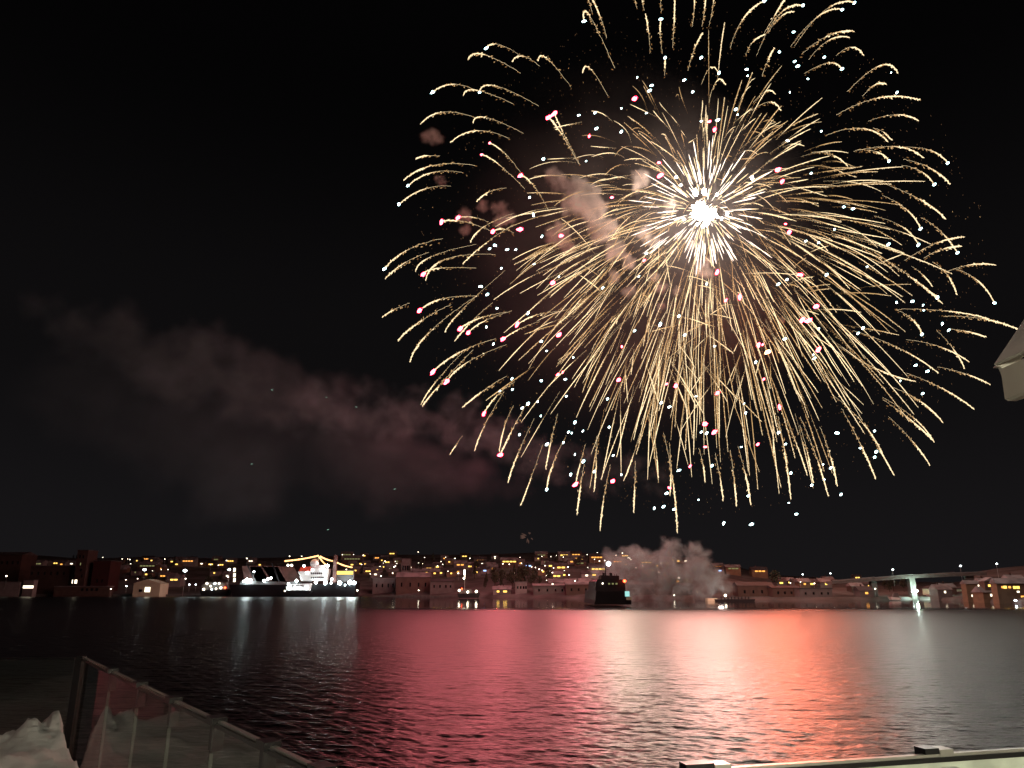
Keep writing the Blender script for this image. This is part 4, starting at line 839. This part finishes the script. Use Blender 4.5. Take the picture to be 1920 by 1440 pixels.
railing(A, Kc, 'dark glass railing running diagonally away over the snowy terrace', [frac(*c) for c in ((205,1258),(258,1283),(320,1312),(395,1350),(490,1395),(590,1441))], M['glass'])
railing(L_, A + Vector((-0.05,0,0)), 'far glass railing across the west end of the terrace', [0.25, 0.5, 0.75], M['glass'], cap=False, thick=0.03)
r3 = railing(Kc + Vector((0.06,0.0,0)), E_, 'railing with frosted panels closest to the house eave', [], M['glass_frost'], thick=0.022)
for px, py, w_ in ((1307,1447,0.085),(1739,1417,0.05)):
    q = PZ(px, py, ZR); u = (E_-Kc).normalized(); b = MB(); b.bar(q - u*w_/2 + Vector((0,0,0.006)), q + u*w_/2 + Vector((0,0,0.006)), 0.045, 0.036); b.build('rail_joint', M['rail'], r3)
    b = MB(); b.bar(q + u*(w_/2+0.001) + Vector((0,0,0.008)), q + u*(w_/2+0.05) + Vector((0,0,0.008)), 0.05, 0.024); b.build('rail_sleeve', M['rail_grey'], r3)
    b = MB(); v_ = q + u*0.06; b.bar(v_ + Vector((0,-0.03,-0.03)), v_ + Vector((0,-0.03,-0.10)), 0.05, 0.03); b.build('clamp', M['rail_grey'], r3)
b = MB(); b.box(A.x-0.035, A.x+0.012, A.y-0.03, A.y+0.03, ZD, ZR+0.01)
tag(b.build('corner_post', M['rail']), 'dark square corner post joining the two glass railings', 'post')
# heaped snow on the terrace, behind the diagonal railing
def inside(x, y):
    d = Kc - A; nrm = Vector((-d.y, d.x)); nrm.normalize(); s = (Vector((x, y)) - Vector((A.x, A.y))).dot(nrm); return s
sgn0 = 1 if inside(-2.5, 1.0) > 0 else -1
mb = MB(); NX, NY = 150, 120; idx = {}
for i in range(NX + 1):
    for j in range(NY + 1):
        y = -0.6 + (A.y - 0.06 + 0.6) * j / NY; x0 = -6.0
        t = (y - A.y) / (Kc.y - A.y); xr = A.x + (Kc.x - A.x) * t - 0.05
        if y < Kc.y: xr = Kc.x - 0.1
        x = x0 + (xr - x0) * i / NX
        v = Vector((x, y, 0)); h = 0.42 + 0.19 * min(1.0, max(0.0, (y - 2.6) / 1.6)) + 0.06 * mnoise.noise(v * 0.9) + 0.05 * mnoise.noise(v * 2.6 + Vector((5,1,2))) + 0.02 * mnoise.noise(v * 8) + 0.016 * mnoise.noise(v * 14) + 0.010 * mnoise.noise(v * 30)
        for (qx, qy), rx, ry, hh in (((96,1338), 0.13, 0.2, 0.12), ((50,1372), 0.16, 0.2, 0.06), ((20,1385), 0.2, 0.25, 0.0), ((140,1395), 0.12, 0.2, 0.03)):
            pk = P(qx, qy, A.y - 0.38); cx, cy_ = pk.x, pk.y
            dd = ((x-cx)/rx)**2 + ((y-cy_)/ry)**2; h += hh * math.exp(-dd*1.1) * (1 + 0.8*mnoise.noise(v*7) + 0.5*mnoise.noise(v*16) + 0.3*mnoise.noise(v*34))
        edge = min(1.0, (xr - x)/0.12 + 0.25, (A.y - y)/0.12 + 0.15)
        mb.v.append((x, y, ZD + h * max(0.2, edge) * min(1.0, max(0.0, (y + 0.6)*1.2))))
for i in range(NX):
    for j in range(NY): mb.f.append((i*(NY+1)+j, (i+1)*(NY+1)+j, (i+1)*(NY+1)+j+1, i*(NY+1)+j+1)); mb.m.append(0)
tag(mb.build('snow', M['snow'], smooth=True), kind='stuff')
# the house: a wing on the east with a steep roof whose eave shows in the picture, and the wall behind
Ye = 3.3
M['roof_paint'] = mat('grey painted roof boards', (0.66, 0.67, 0.60), 0.7, var=0.2, vscale=6)
Ec = P(1868, 686, Ye); Er = P(1920, 608, Ye); sl = (Er - Ec); sl.y = 0; sl.normalize()
ho = empty('house', Vector((2.75, 0, ZD)), 'white wooden house with a steep eave jutting into the picture edge', 'house')
up_ = Vector((-sl.z, 0, sl.x)) * 0.002
b = MB(); b.prism([Ec, Ec + sl*2.2, Ec + sl*2.2 + up_*6, Ec + up_*6], (0, -5.6, 0)); b.build('roof', M['roof_paint'], ho)
b = MB(); nn = Vector((sl.z, 0, -sl.x))
b.prism([Ec + Vector((0,0.0,0)) + nn*0.004, Ec + sl*2.2 + nn*0.004, Ec + sl*2.2 + nn*0.075, Ec + sl*0.055 + nn*0.075], (0, 0.03, 0)); b.build('barge_board', M['house_paint'], ho)
m_e = mpp(1890, 700, Ye)
b = MB(); b.prism([P(x, y, Ye-0.02) for x, y in ((1872,690),(1897,687),(1899,703),(1889,736))], (0, -0.02, 0)); b.prism([P(x, y, Ye-0.03) for x, y in ((1876,692),(1884,748),(1890,752),(1906,752),(1926,728),(1930,690))], (0, -0.30, 0)); b.build('rafter_end', M['house_paint'], ho)
b = MB(); b.bar(Ec + Vector((0.07,-0.03,-0.045)), Ec + Vector((0.07,-5.5,-0.045)), 0.02, 0.09); b.build('fascia', M['house_paint'], ho)
b = MB(); b.prism([Ec + sl*0.12 + nn*0.06, Ec + sl*2.0 + nn*0.06, Ec + sl*2.0 + nn*0.08, Ec + sl*0.12 + nn*0.08], (0, -5.4, 0)); b.build('soffit', M['house_paint'], ho)
b = MB(); b.box(2.75, 2.95, -2.2, 3.05, ZD-6.4, Ec.z + 0.05); b.box(-6.5, 2.748, -2.6, -2.4, ZD-6.4, ZD+3.2); b.build('wall', M['house_paint'], ho)
b = MB(); b.box(-3.2, -0.6, -2.396, -2.37, ZD+0.2, ZD+2.2); b.build('window', M['glass_dark'], ho)
M['porch'] = emis('porch lamp glass', (1.0, 0.90, 0.66), 2700)
lp = empty('wall_lamp', Vector((1.3, -2.3, ZD+2.4)), 'porch lamp on the rear wall of the white house', 'lamp')
b = MB(); b.box(1.25, 1.35, -2.399, -2.33, ZD+2.3, ZD+2.5); b.build('bracket', M['rail'], lp)
b = MB(); b.ball((1.3, -2.24, ZD+2.4), 0.08, 2); b.build('lamp_glass', M['porch'], lp, True)
# an added, unseen mirror bay, out of the picture to the west: its panes throw the red water back into the railing glass
u_ = (Kc - A); u_.z = 0; u_.normalize(); n_ = Vector((-u_.y, u_.x, 0))
d_ = ray(268, 1312); tt = ((A - EYE).dot(n_)) / d_.dot(n_); hit = EYE + d_ * tt
r1 = d_ - 2 * d_.dot(n_) * n_; r1.normalize()
tgt = PZ(930, 1235, 0); pc = hit + r1 * 4.4; r2 = (tgt - pc).normalized()
nb = (r2 - r1); nb.z = 0; nb.normalize(); ub = Vector((-nb.y, nb.x, 0))
M['coated'] = mat('sun coated window glass', (0.36, 0.37, 0.38), 0.03, 1.0)
reflector = empty('glazed_bay', dk_(pc, 3.0), "neighbour's glazed bay with mirror coated panes west of the terrace", 'bay window')
for i in range(-1, 1):
    s_ = pc + ub * (i * 1.6 - 0.45); e_ = pc + ub * (i * 1.6 + 1.1)
    b = MB(); b.prism([dk_(s_, 5.0), dk_(e_, 5.0), dk_(e_, 8.6), dk_(s_, 8.6)], -nb * 0.02); b.build('pane', M['coated'], reflector)
    b = MB(); b.prism([dk_(s_ - ub*0.06, 4.9), dk_(s_, 4.9), dk_(s_, 8.7), dk_(s_ - ub*0.06, 8.7)], -nb * 0.08); b.build('mullion', M['rail'], reflector)
b = MB(); s_ = pc - ub*2.2; e_ = pc + ub*1.2; b.prism([dk_(s_, 0.5), dk_(e_, 0.5), dk_(e_, 4.9), dk_(s_, 4.9)], -nb * 1.5); b.prism([dk_(s_, 8.7), dk_(e_, 8.7), dk_(e_, 9.0), dk_(s_, 9.0)], -nb * 1.5); b.build('wall', M['house_paint'], reflector)
print('BAY', pc, [960 + F*((pc + ub*q).x)/((pc + ub*q).y) for q in (-2.2, 1.2)])
